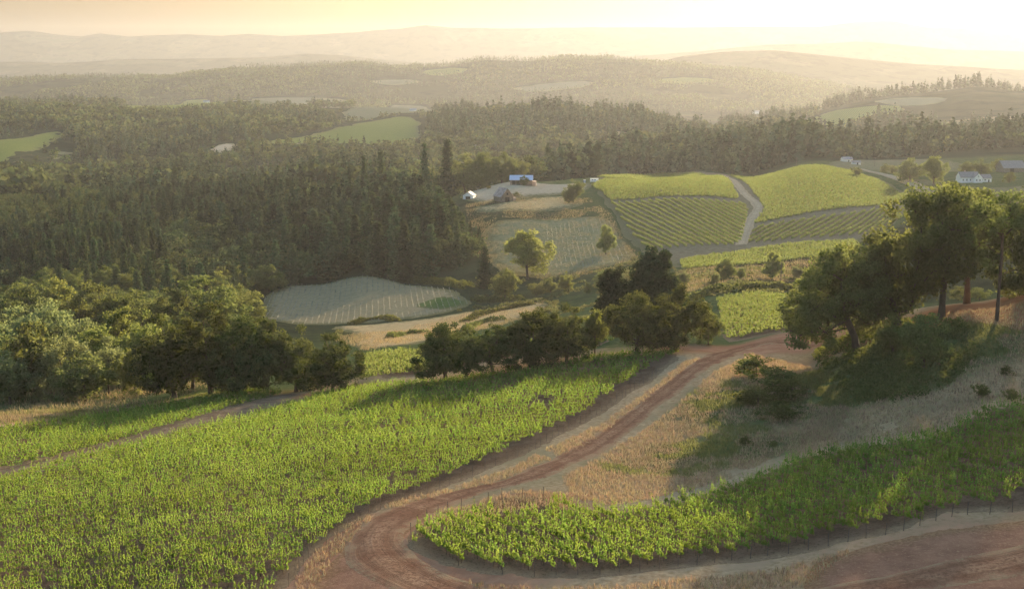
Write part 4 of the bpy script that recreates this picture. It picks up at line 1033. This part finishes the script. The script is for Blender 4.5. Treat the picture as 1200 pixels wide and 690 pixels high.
def build_trees():
    tree_materials(); make_templates(); make_far_templates()
    for kind, px, b, top, wf, var, turn, label, cat in TREES:
        P = spot(px, b); h = max(1.2, rise(P, top)) * 1.02
        name = {'oak': 'oak_tree', 'dark_oak': 'oak_tree', 'leaning_oak': 'oak_tree', 'tall_oak': 'oak_tree', 'slender_oak': 'oak_tree', 'ash': 'broadleaf_tree', 'willow': 'broadleaf_tree', 'roundtree': 'broadleaf_tree', 'bush': 'shrub', 'conifer': 'conifer_tree', 'broad_conifer': 'conifer_tree'}[kind]
        tree(name, kind, P, h, label, cat, None, var, turn, wf)
    for line, h, label in HEDGES:
        P = spline(np.array([list(hit(*p)[:2]) for p in line]), .6); n = len(P) * 26
        i = rng.integers(0, len(P), n); th = rng.uniform(0, math.pi, n); hh = h * (.75 + .7 * fbm(P[i, 0] / 5, P[i, 1] / 5, 2, 8))
        C = np.stack([P[i, 0] + np.cos(th) * h * .7 + rng.normal(size=n) * .3, P[i, 1] + np.cos(th) * h * .5 + rng.normal(size=n) * .3, np.sin(th) * hh * rng.uniform(.6, 1.05, n)], 1)
        C[:, 2] += height(C[:, 0], C[:, 1]); c = C.mean(0); V, F = quads(C - c, .75, rng, .2)
        o = link('hedge', mesh('hedge', V, F, M['shrub'])); o.location = c; tag(o, label, 'hedge')

# ------------------------------------------------------------------ woods
def scatter(poly, gap, seed=0):
    lo, hi = poly.min(0), poly.max(0); n = int((hi[0] - lo[0]) * (hi[1] - lo[1]) / gap ** 2)
    gx, gy = np.meshgrid(np.arange(lo[0], hi[0], gap), np.arange(lo[1], hi[1], gap))
    q = np.stack([gx.ravel(), gy.ravel()], 1) + rng.uniform(-.48, .48, (gx.size, 2)) * gap
    k = inside(q[:, 0], q[:, 1], poly)
    for f in FIELDS:
        k &= ~inside(q[:, 0], q[:, 1], f)
    return q[k]
def build_woods():
    hill = far_poly([(-300,560),(60,560),(120,545),(235,555),(292,605),(290,690),(330,705),(470,705),(556,735),(572,770),(566,800),(556,825),(538,855),(522,900),(508,950),(478,1010),(430,1130),(-320,1280)])
    q = scatter(hill, 8.8); Z = height(q[:, 0], q[:, 1])
    fr = fbm(q[:, 0] / 120, q[:, 1] / 120, 3, 41)
    pxs, _ = proj(q[:, 0], q[:, 1], Z)
    con = (fr * 1.1 + rng.normal(size=len(q)) * .22 + np.clip((q[:, 1] - 780) / 500, -.4, .25) + np.clip((pxs - 330) / 500, -.15, .3)) > .10
    fall = np.interp(pxs, [0, 250, 430, 520, 570], [15, 17, 23, 29, 26]) * np.interp(q[:, 1], [800, 1000], [1.1, .85])
    H = np.where(con, fall * rng.uniform(.75, 1.25, len(q)), fall * rng.uniform(.5, .78, len(q)))
    sky = np.interp(pxs, [0, 50, 100, 200, 260, 330, 400, 450, 480, 500, 520, 535, 545, 560, 570], [238, 224, 212, 207, 202, 203, 208, 200, 195, 210, 221, 235, 250, 272, 296]) + rng.uniform(-2, 9, len(q))
    H = np.clip(np.minimum(H, -(sky - HOR) / FPX * q[:, 1] * 1.015 - Z), 6, None)        # the wood's own outline
    v = in_frame(q[:, 0], q[:, 1], Z + H)
    for kind, sel, name, label, group, cat in (('conifer', con, 'conifer_tree', 'tall dark conifer standing in the dense wood across the valley', 'conifers of the wooded hill', 'conifer'), ('roundtree', ~con, 'broadleaf_tree', 'rounded olive tree growing at the lower edge of the dense wood', 'broadleaf trees of the wooded hill', 'tree')):
        i = np.nonzero(sel & v)[0]; i = i[np.argsort(q[i, 1])][:230]
        for k in i:
            ks = [kind, 'ash', 'roundtree', 'oak'] if kind == 'roundtree' else [kind]
            tree(name, random.choice(ks), (q[k, 0], q[k, 1], Z[k]), H[k], label, cat, group, squash=(random.uniform(1.15, 1.6) if kind == 'conifer' else random.uniform(1.0, 1.3)))
        sel[i] = False if kind == 'conifer' else sel[i]
        if kind == 'conifer': rest_c = sel.copy(); taken = i
        else:
            sel2 = sel.copy(); sel2[i] = False; rest_b = sel2
    rest_c[taken] = False; rest_b[taken] = False
    def lo_t(V, F, n, r): 
        k = r.permutation(len(F))[:n]; W = V.reshape(-1, 4, 3)[k]; c = W.mean(1, keepdims=True); W = c + (W - c) * 1.5
        return W.reshape(-1, 3), np.arange(n * 4).reshape(n, 4)
    r = np.random.default_rng(3)
    tc = [lo_t(*conifer_tree(160 + i, 20, 8, 4, .25, .03, .06, .35)[1], 400, r) for i in range(3)]
    tb = [lo_t(*crown_tree(170 + i, spread_lobes(60 + i, .5, .1, .97, 6, 1.0), 50, 14, .06, .13, .02)[1], 330, r) for i in range(3)]
    def wood(name, temps, q, H, mat, label, sq=1.15):
        n = len(q); V, F, T = merge_copies(temps, rng.integers(0, len(temps), n), np.column_stack([q, height(q[:, 0], q[:, 1]) - .2]), H, rng.uniform(0, 6.28, n), rng.random(n), sq * rng.uniform(.85, 1.2, n))
        tag(link(name, mesh(name, V, F, mat, attrs={'tint': T})), label, 'woodland', kind='stuff'); print(name, n, len(F))
    wood('conifer_woods', tc, q[rest_c], H[rest_c], M['fir_far'], 'dense dark conifer wood covering the hill across the valley')
    wood('broadleaf_woods', tb, q[rest_b], H[rest_b], M['wood_far'], 'olive broadleaf wood mixed among the conifers of the hill')
    # wood behind the barn
    b = far_poly([(466,1025),(612,1045),(628,1075),(630,1120),(520,1150),(455,1130)]); q2 = scatter(b, 8); wood('broadleaf_woods', tb, q2, rng.uniform(14, 25, len(q2)), M['wood_far'], 'dark broadleaf wood standing behind the blue roofed barn')
    def far_wood(label, poly, gap, share, hc, hb, lod=''):
        q = scatter(far_poly(poly), gap); n = len(q)
        c = (fbm(q[:, 0] / 200, q[:, 1] / 200, 3, 61) + rng.normal(size=n) * .2) < (share - .5) * 1.5
        keep = fbm(q[:, 0] / 90, q[:, 1] / 90, 3, 71) > -.5
        if lod: keep = fbm(q[:, 0] / 260, q[:, 1] / 260, 4, 71) > -.3
        for nm, m, t, h, mt in (('conifer_woods', c & keep, FAR['c' + lod], hc, 'fir_far'), ('broadleaf_woods', ~c & keep, FAR['b' + lod], hb, 'wood_far')):
            if m.sum() < 3: continue
            wood(nm, t, q[m], h * rng.uniform(.55, 1.25, m.sum()) * (1 + .6 * fbm(q[m][:, 0] / 55, q[m][:, 1] / 55, 3, 97)), M[mt], ('conifers' if nm[0] == 'c' else 'broadleaf trees') + ' ' + label)
    far_wood('filling the hazy valley behind the wooded hill', [(-320,1290),(430,1150),(640,1140),(640,1640),(560,1640),(510,1580),(425,1560),(330,1540),(230,1560),(150,1640),(60,1600),(-300,1600)], 10, .3, 24, 17)
    far_wood('growing low below the far green fields', [(-120,1600),(60,1610),(150,1650),(230,1570),(330,1550),(425,1570),(510,1590),(560,1650),(640,1650),(640,1700),(560,1830),(500,1850),(425,1830),(330,1830),(285,1800),(200,1780),(110,1760),(60,1700),(-120,1680)], 8, .3, 7, 6)
    far_wood('scattered over the open country between the far fields', [(-330,1700),(900,1700),(900,2450),(560,2700),(330,2900),(-330,2900)], 21, .35, 16, 12)
    far_wood('in the dark belt behind the hill vineyard', [(640,1140),(735,1190),(860,1170),(950,1225),(1040,1230),(1600,1240),(1600,1650),(1000,1620),(880,1640),(740,1800),(640,1750)], 9.5, .55, 30, 18)
    far_wood('on the hazy slope between the far green fields', [(82,2080),(90,1850),(100,1780),(230,1830),(225,1900),(290,2050),(385,2250),(395,2480),(300,2560),(-330,2600),(-330,2150),(70,2160)], 11.5, .45, 22, 16)
    far_wood('along the long far ridge', [(500,2150),(500,2480),(560,2470),(830,2480),(960,2300),(960,1850),(760,1850),(640,1760),(540,1850),(500,1880)], 11, .52, 28, 17)
    far_wood('on the golden hill towards the sun', [(860,1900),(1500,1900),(1500,2350),(1060,2400),(920,2350),(860,2200)], 13, .6, 26, 17)
    far_wood('crowning the golden hill towards the sun', [(975,3020),(1010,3080),(1060,3130),(1500,3150),(1500,3260),(1060,3220),(960,3120)], 13, .7, 26, 16)
    far_wood('in the saddle below the golden hill', [(845,2450),(930,2450),(960,2700),(960,2950),(840,2900)], 15, .6, 26, 17)
    far_wood('along the skyline of the field ridge', [(-330,3220),(110,3230),(240,3290),(300,3330),(420,3260),(520,3050),(560,2950),(560,3120),(420,3400),(-330,3420)], 13, .55, 24, 16)
    far_wood('covering the long blue ridge', [(-350,4300),(1000,4250),(1060,4700),(1060,5350),(-350,5400)], 12.5, .55, 19, 15, '2')

# ------------------------------------------------------------------ buildings and small things
def part(name, VF, mat, parent, label=None):
    o = link(name, mesh(name, VF[0], VF[1], mat), parent)
    if label: o['label'] = label
    return o
def gable(L, W, eave, ridge, over=.4, th=.18, y0=0.0, x0=0.0):
    """walls with gable ends and a two-slope roof, the ridge along x; returns walls, roof"""
    l, w = L / 2, W / 2
    V = np.array([(-l, -w, 0), (l, -w, 0), (l, w, 0), (-l, w, 0), (-l, -w, eave), (l, -w, eave), (l, w, eave), (-l, w, eave), (-l, 0, ridge), (l, 0, ridge)], float) + (x0, y0, 0)
    F = [np.array([(0, 1, 5, 4), (2, 3, 7, 6)]), np.array([(1, 2, 6, 9, 5), (3, 0, 4, 8, 7)])]
    lo, wo = l + over, w + over; ez = eave - over * (ridge - eave) / w
    R = []
    for s in (-1, 1):
        a = np.array([(-lo, s * wo, ez), (lo, s * wo, ez), (lo, 0, ridge), (-lo, 0, ridge)], float) + (x0, y0, .03)
        V8 = np.vstack([a, a + (0, 0, th)]); R.append((V8, np.array([(0, 1, 2, 3), (7, 6, 5, 4), (0, 4, 5, 1), (1, 5, 6, 2), (2, 6, 7, 3), (3, 7, 4, 0)])))
    return (V, F), join(R)
def window(w, h, P, rz, parent, frame, glass):
    f = part('window', join([box((0, 0, h / 2 + .06), (w + .24, .09, .12)), box((0, 0, -h / 2 - .06), (w + .24, .12, .12)), box((-w / 2 - .06, 0, 0), (.12, .09, h)), box((w / 2 + .06, 0, 0), (.12, .09, h)), box((0, 0, 0), (.06, .07, h))]), frame, parent)
    f.location = P; f.rotation_euler.z = rz
    part('pane', box((0, .01, 0), (w, .03, h)), glass, f)
def base(name, P, rz, label, cat):
    o = link(name, None); o.location = (P[0], P[1], P[2] - .1); o.rotation_euler.z = rz; o.empty_display_size = .1; tag(o, label, cat); return o
def build_buildings():
    m_bl = plain('blue_metal_roof', (0.42, 0.50, 0.62), .35, .08, .8, .5, .3); m_wd = plain('weathered_boards', (0.20, 0.165, 0.13), .9, .25, 1.2)
    m_rust = plain('rusty_roof', (0.34, 0.27, 0.235), .8, .3, .6); m_wh = plain('white_boards', (0.82, 0.82, 0.82), .6, .06, 1.0); m_gr = plain('grey_shingles', (0.25, 0.225, 0.215), .85, .15, 1.2)
    m_gl = plain('window_glass', (0.05, 0.06, 0.07), .12, .1, 1, .6); m_dk = plain('dark_opening', (0.03, 0.026, 0.022), .9, .2, 1); m_steel = plain('pale_metal_roof', (0.27, 0.28, 0.30), .7, .08, 1, .15, 0)
    # blue roofed barn
    P = hit(611, 217); o = base('barn', P, -.05, 'long open barn with a pale blue metal roof in the dusty yard', 'barn')
    w, r = gable(17, 9, 4.6, 7.6, .6); part('wall', w, m_wd, o); part('roof', r, m_bl, o)
    for x in (-5.6, -2.4): part('door', box((x, -4.53, 1.9), (2.6, .1, 3.8)), m_dk, o)
    part('door', box((4.6, -4.53, 1.7), (3.0, .1, 3.4)), m_wd, o); part('lean_to', join([box((9.9, .5, 1.5), (2.8, 6, 3.0)), box((9.9, .5, 3.1), (3.2, 6.4, .16), 0)]), m_rust, o)
    # old brown barn
    P = hit(590, 235.5); o = base('barn', P, 2.02, 'old weathered brown barn with a steep rusty roof', 'barn')
    w, r = gable(13, 9.5, 3.8, 9.4, .5); part('wall', w, m_wd, o); part('roof', r, m_rust, o); part('door', box((-6.55, 0, 1.7), (.1, 3.2, 3.4)), m_dk, o); part('loft_door', box((-6.55, 0, 5.6), (.1, 1.2, 1.6)), m_dk, o)
    part('side_shed', join([box((0, -6.2, 1.2), (9, 3, 2.4)), box((0, -6.2, 2.5), (9.5, 3.4, .15))]), m_rust, o)
    # white shed
    P = hit(550, 233); o = base('shed', P, 1.35, 'small white shed with a pale grey gable roof in the yard', 'shed')
    w, r = gable(8, 7.6, 2.9, 5.4, .5); part('wall', w, m_wh, o); part('roof', r, m_steel, o); part('door', box((-4.05, 0, 1.1), (.1, 3.6, 2.2)), m_dk, o)
    # white farmhouse: main house with a front gable and a lower wing
    P = hit(1139, 213.5); o = base('farmhouse', P, .12, 'white farmhouse with grey roof, front gable and lower wing', 'house'); o.scale = (.88,) * 3
    w, r = gable(15, 9, 4.4, 8.2, .5, x0=-4); part('wall', w, m_wh, o); part('roof', r, m_gr, o)
    (V, F), (RV, RF) = gable(6.5, 7, 4.4, 7.6, .45)
    rot = lambda A: np.stack([-A[:, 1] + 1.0, A[:, 0] - 5.2, A[:, 2]], 1)
    part('front_gable', (rot(V), F), m_wh, o); part('gable_roof', (rot(RV), RF), m_gr, o)
    w, r = gable(11, 7, 3.3, 6.0, .45, x0=9.2, y0=.4); part('wing', w, m_wh, o); part('wing_roof', r, m_gr, o)
    for x in (-9.6, -6.6, -3.6): window(1.0, 1.5, (x, -4.55, 2.3), 0, o, m_wh, m_gl)
    for x in (-.4, 2.3): window(1.1, 1.5, (x, -8.5, 2.3), 0, o, m_wh, m_gl)
    window(.8, 1.0, (1.0, -8.5, 5.3), 0, o, m_wh, m_gl)
    for x in (6.8, 9.4): window(1.6, 1.0, (x, -3.15, 1.9), 0, o, m_wh, m_gl)
    part('door', box((12.4, -3.15, 1.1), (1.0, .1, 2.2)), m_dk, o); part('chimney', box((-6, .9, 8.3), (.8, .8, 1.8)), m_rust, o)
    # grey barn and pale shed at the frame edge
    P = at(1184, 975); o = base('barn', P, .1, 'grey barn with a wide mauve roof behind the white farmhouse', 'barn'); w, r = gable(17, 13, 3.6, 8.4, .6); part('wall', w, m_wd, o); part('roof', r, m_gr, o); part('door', box((-2, -6.55, 1.5), (3, .1, 3)), m_dk, o)
    P = at(1203, 985); o = base('shed', P, .1, 'long pale metal shed beside the grey barn', 'shed'); w, r = gable(16, 8, 3.4, 5.4, .4); part('wall', w, m_wh, o); part('roof', r, m_steel, o)
    # far houses
    far = [(242,117,3225,.4,15,'tall pale house on the far field ridge',6.5,9.5),(275,116,3280,.2,16,'low pale house beyond the tall one on the field ridge',3.6,6.2),(259,117,3260,.1,11,'long low white outbuilding between two ridge houses',3,4.6),(60,126,2650,.3,26,'long pale building among trees on the far ridge',5,8.5),(107,182,2095,.2,17,'pale roofed house hidden in woods above the far green field',3.2,6.4),(128,184,2085,.1,18,'long grey shed beside the wood hidden house',2.6,4.4),
           (84,124,3150,.2,16,'far pale shed at the end of the thin green field',4,6.5),(484,123,2960,.2,15,'pale house among dark trees at the ridge top',4,7),(573,126,2620,.1,16,'warm lit house below the ridge conifers',4,7),(595,125,2640,.4,14,'small pale house beside the warm lit ridge house',4,6.5),(562,170,1850,.3,13,'small white house on the brown scrubby slope',3.2,5.6),(565,101,4300,.1,24,'tiny pale building low on the long blue ridge',7,11),(992,187,1160,.2,9,'small open shed in the pale stubble field',3,4.6),(1003,190,1120,.1,7,'second tiny shed in the pale stubble field',2.4,3.8),(117,208,1330,.2,11,'white roof showing among the valley woods',4,7),(886,110,4250,.1,22,'far white building on the golden ridge',6,10)]
    for px, py, Y, rz, L, label, eave, ridge in far:
        P = at(px, Y); lift = max(0.0, rise(P, py)) ; o = base('house', P, rz, label, 'house')
        w, r = gable(L, L * .6, eave, ridge, .5); part('wall', w, m_wh, o); part('roof', r, m_gr if px % 2 else m_steel, o); part('door', box((L * .1, -L * .3 - .03, 1.1), (1.1, .08, 2.2)), m_dk, o)
    # vehicles
    m_car = plain('white_paint', (0.78, 0.79, 0.8), .3, .04, 1, .5); m_blu = plain('pale_blue_paint', (0.45, 0.60, 0.78), .3, .05, 1, .5); m_tyre = plain('tyre_rubber', (0.03, 0.03, 0.03), .9, .2, 4)
    def prism(pts, w):
        n = len(pts); V = np.array([(x, -w / 2, z) for x, z in pts] + [(x, w / 2, z) for x, z in pts]); F = [np.array([tuple(range(n)), tuple(range(2 * n - 1, n - 1, -1))]), np.array([((i + 1) % n, i, i + n, (i + 1) % n + n) for i in range(n)])]
        return V, F
    def wheels(o, xs, w, r):
        for x in xs:
            for s in (-1, 1): part('wheel', tube([(x, s * w / 2 - .12, r), (x, s * w / 2 + .06, r)], [r, r], 12), m_tyre, o)
    P = hit(697, 213.5); o = base('camper_van', P, .1, 'white camper van parked by the hill vines', 'van')
    part('body', prism([(-3.6, .45), (3.4, .45), (3.5, 1.5), (2.7, 1.7), (2.4, 2.3), (2.9, 3.0), (-3.6, 3.0)], 2.3), m_car, o); part('windscreen', box((2.62, 0, 2.0), (.1, 2.0, .5)), m_gl, o); part('side_window', join([box((x, -1.16, 2.1), (1.2, .04, .6)) for x in (-2, 0)]), m_gl, o); wheels(o, (-2.3, 2.3), 2.0, .42)
    P = hit(685, 214.5); o = base('portable_toilet', P, .2, 'small dark blue cabin standing by the white camper van', 'cabin')
    mb = plain('dark_blue_plastic', (0.10, 0.14, 0.26), .5, .1, 2); part('wall', box((0, 0, 1.15), (1.6, 1.6, 2.3)), mb, o); part('roof', join([box((0, 0, 2.38), (1.8, 1.8, .14)), box((0, 0, 2.5), (1.2, 1.2, .12))]), m_car, o); part('door', box((0, -.83, 1.1), (.9, .06, 1.9)), m_bl, o)
    P = at(726, 350); o = base('pickup_truck', P, .5, 'pale blue pickup truck half hidden between dark oaks', 'truck')
    part('body', prism([(-2.7, .5), (2.7, .5), (2.75, 1.15), (1.3, 1.28), (.7, 1.95), (-.9, 1.98), (-1.0, 1.25), (-2.7, 1.2)], 1.95), m_blu, o); part('windscreen', prism([(1.26, 1.31), (1.30, 1.33), (.76, 1.9), (.72, 1.88)], 1.7), m_gl, o); part('side_window', join([box((-.1, s * .985, 1.6), (1.3, .03, .45)) for s in (-1, 1)]), m_gl, o); wheels(o, (-1.7, 1.8), 1.8, .4)
    P = at(717, 346); o = base('trailer', P, .3, 'low grey flatbed trailer beside the half hidden pickup', 'trailer')
    part('bed', box((0, 0, .8), (4.6, 2.0, .2)), m_gr, o); part('side_rail', join([box((0, s * 1.0, 1.1), (4.6, .08, .4)) for s in (-1, 1)]), m_steel, o); part('drawbar', box((3.0, 0, .7), (1.6, .12, .12)), m_dk, o); wheels(o, (-.5, .5), 1.8, .35)
    # utility poles
    mp = plain('pole_timber', (0.11, 0.085, 0.065), .9, .2, 3)
    for px, b, top, label in ((933,-1150,190,'thin utility pole behind the crest of the hill vines'),(997,-1130,184,'utility pole in the pale stubble field'),(1025,-1100,184,'utility pole by the two bushes on the hill crest'),(1057,-985,196,'utility pole beside the farm track'),(915,-540,306,'weathered pole standing beside the larger gully tree')):
        P = spot(px, b); h = max(7.0, rise(P, top)); o = base('utility_pole', P, .4, label, 'pole')
        part('pole', tube([(0, 0, 0), (0, 0, h / 2), (0, 0, h)], [.2, .17, .13], 8), mp, o); part('crossarm', box((0, 0, h - .7), (2.4, .14, .16)), mp, o)
        part('insulator', join([box((x, 0, h - .52), (.1, .1, .2)) for x in (-1.05, -.45, .45, 1.05)]), m_gr, o)

# ------------------------------------------------------------------ grass and undergrowth
def build_grass():
    mg = leaf_mat('dry_grass_blades', (0.24, 0.18, 0.105), (0.40, 0.315, 0.195), .2, (.45, .35, .2), .25, 'tint'); mk = leaf_mat('green_grass_blades', (0.07, 0.085, 0.03), (0.15, 0.16, 0.06), .35, (.3, .3, .1), .25, 'tint')
    def tuft(seed, n=7, h=.55, spread=.28):
        r = np.random.default_rng(seed); h = h * .85; b = r.normal(size=(n, 2)) * spread; d = r.normal(size=(n, 2)) * .3 * h; hh = h * r.uniform(.5, 1.2, n); w = .055
        t = r.uniform(0, 3.14, n); wx, wy = np.cos(t) * w, np.sin(t) * w; z = np.zeros(n) - .04
        V = np.stack([np.stack([b[:, 0] - wx, b[:, 1] - wy, z], 1), np.stack([b[:, 0] + wx, b[:, 1] + wy, z], 1), np.stack([b[:, 0] + d[:, 0] + wx * .3, b[:, 1] + d[:, 1] + wy * .3, hh], 1), np.stack([b[:, 0] + d[:, 0] - wx * .3, b[:, 1] + d[:, 1] - wy * .3, hh], 1)], 1).reshape(-1, 3)
        return V, np.arange(4 * n).reshape(n, 4)
    T = [tuft(i) for i in range(6)]
    zones = [[(660,560),(720,525),(790,480),(850,430),(880,415),(950,430),(1000,470),(980,510),(900,540),(820,572),(720,592),(670,585)], [(940,430),(1000,440),(1200,400),(1300,420),(1300,460),(1180,468),(1060,512),(990,520),(920,540),(960,480)],
             [(470,655),(520,678),(620,690),(720,688),(840,676),(960,655),(1000,645),(940,690),(800,704),(600,704),(490,680)], [(345,692),(366,650),(410,614),(440,602),(425,622),(388,656),(368,700)], [(440,598),(500,578),(600,548),(700,500),(770,452),(800,425),(822,420),(780,458),(735,492),(670,530),(590,562),(500,594)],
             [(475,635),(520,598),(600,575),(670,580),(665,598),(600,600),(520,625)], [(1100,372),(1230,352),(1230,400),(1120,400)], [(-150,495),(100,480),(200,470),(300,455),(310,460),(200,480),(60,498),(-150,535)]]
    Q = np.vstack([scatter_(ground_poly(z), .58) for z in zones])
    k = off_road(Q[:, 0], Q[:, 1], -.8) & (fbm(Q[:, 0] / 5, Q[:, 1] / 5, 3, 15) > -.42)
    for p in BLOCKS.values(): k &= ~inside(Q[:, 0], Q[:, 1], p)
    Q = Q[k]; n = len(Q); c = cover(Q[:, 0], Q[:, 1])
    g = c[:, 0] + .6 * fbm(Q[:, 0] / 8, Q[:, 1] / 8, 3, 19) > .58
    for nm, m, mt, lab in (('dry_grass', ~g, mg, 'dry straw coloured grass on the banks and road edges'), ('green_grass', g, mk, 'green grass and weeds under the oaks and in the gully')):
        q = Q[m]; V, F, t = merge_copies(T, rng.integers(0, 6, len(q)), np.column_stack([q, height(q[:, 0], q[:, 1])]), rng.uniform(.5, 1.25, len(q)), rng.uniform(0, 6.28, len(q)), rng.random(len(q)))
        tag(link(nm, mesh(nm, V, F, mt, attrs={'tint': t})), lab, 'grass', kind='stuff'); print(nm, len(q))
    # rough scrub on the valley floor and coarse grass on the slopes beyond
    Q = scatter_(ground_poly([(395,395),(480,384),(600,372),(700,372),(800,372),(836,350),(935,345),(960,320),(880,313),(795,316),(740,300),(700,318),(640,326),(560,320),(560,335),(557,356),(470,375),(390,382)]), 2.6)
    k = fbm(Q[:, 0] / 16, Q[:, 1] / 16, 3, 51) > .02
    for f in FIELDS[5:]: k &= ~inside(Q[:, 0], Q[:, 1], f)
    Q = Q[k]; B = []
    for i in range(5):
        r = np.random.default_rng(400 + i); d = r.normal(size=(26, 3)); d /= np.linalg.norm(d, axis=1)[:, None]; d[:, 2] = np.abs(d[:, 2]); B.append(quads(d * np.array([1.3, 1.3, 1.0]) * r.uniform(.5, 1, (26, 1)), .62, r, .2))
    n = len(Q); V, F, t = merge_copies(B, rng.integers(0, 5, n), np.column_stack([Q, height(Q[:, 0], Q[:, 1])]), rng.uniform(.5, 1.5, n), rng.uniform(0, 6.28, n), rng.random(n))
    ms = leaf_mat('scrub_leaves', (0.05, 0.065, 0.024), (0.125, 0.135, 0.055), .35, (.25, .24, .08), .4, 'tint')
    tag(link('scrub', mesh('scrub', V, F, ms, attrs={'tint': t})), 'olive green scrub patches over the valley floor', 'scrub', kind='stuff'); print('scrub', n)
    Q = np.vstack([scatter_(ground_poly(z), 2.1) for z in ([(545,240),(690,232),(714,250),(750,302),(690,322),(600,326),(560,300)], [(390,395),(480,385),(560,365),(640,353),(640,362),(560,388),(430,412)], [(795,318),(1000,290),(950,330),(800,345)], [(30,500),(180,478),(260,450),(60,440),(-60,450),(-60,510)])])
    Q = Q[fbm(Q[:, 0] / 9, Q[:, 1] / 9, 3, 52) > -.15]; n = len(Q); T2 = [tuft(50 + i, 8, .75, .7) for i in range(5)]
    T2 = [(np.concatenate([V[:, :2] * 1.0, V[:, 2:]], 1), F) for V, F in T2]
    V, F, t = merge_copies(T2, rng.integers(0, 5, n), np.column_stack([Q, height(Q[:, 0], Q[:, 1]) + .2]), rng.uniform(.8, 1.8, n), rng.uniform(0, 6.28, n), rng.random(n))
    tag(link('meadow_grass', mesh('meadow_grass', V, F, leaf_mat('meadow_blades', (0.15, 0.125, 0.06), (0.28, 0.22, 0.12), .3, (.35, .28, .14), .3, 'tint'), attrs={'tint': t})), 'coarse tawny grass on the slopes and meadows beyond the crest', 'grass', kind='stuff'); print('meadow', n)
    # brambles under the oaks
    Q = scatter_(ground_poly([(955,410),(1000,392),(1060,378),(1110,372),(1135,388),(1150,420),(1110,450),(1060,472),(1010,470),(965,440)]), 1.5)
    q = Q[fbm(Q[:, 0] / 7, Q[:, 1] / 7, 3, 29) > -.18]; n = len(q); L = 60
    r = rng.normal(size=(n, L, 3)); r /= np.linalg.norm(r, axis=2)[..., None]; r[..., 2] = np.abs(r[..., 2])
    s = (1.0 + .9 * fbm(q[:, 0] / 6, q[:, 1] / 6, 2, 33))[:, None, None]
    C = r * s * np.array([1.1, 1.1, 1.25]) * rng.uniform(.6, 1, (n, L, 1)); C[..., :2] += q[:, None]; C = C.reshape(-1, 3); C[:, 2] += height(C[:, 0], C[:, 1])
    V, F = quads(C, .34, rng, .2); tag(link('undergrowth', mesh('undergrowth', V, F, M['shrub'])), 'dark green brambles carpeting the slope under the oaks', 'undergrowth', kind='stuff'); print('undergrowth', n)
def scatter_(poly, gap):
    lo, hi = poly.min(0), poly.max(0); gx, gy = np.meshgrid(np.arange(lo[0], hi[0], gap), np.arange(lo[1], hi[1], gap))
    q = np.stack([gx.ravel(), gy.ravel()], 1) + rng.uniform(-.5, .5, (gx.size, 2)) * gap
    return q[inside(q[:, 0], q[:, 1], poly)]

setup(); haze(); build_ground(); build_land(); build_vines(); build_trees(); build_woods(); build_buildings(); build_grass()
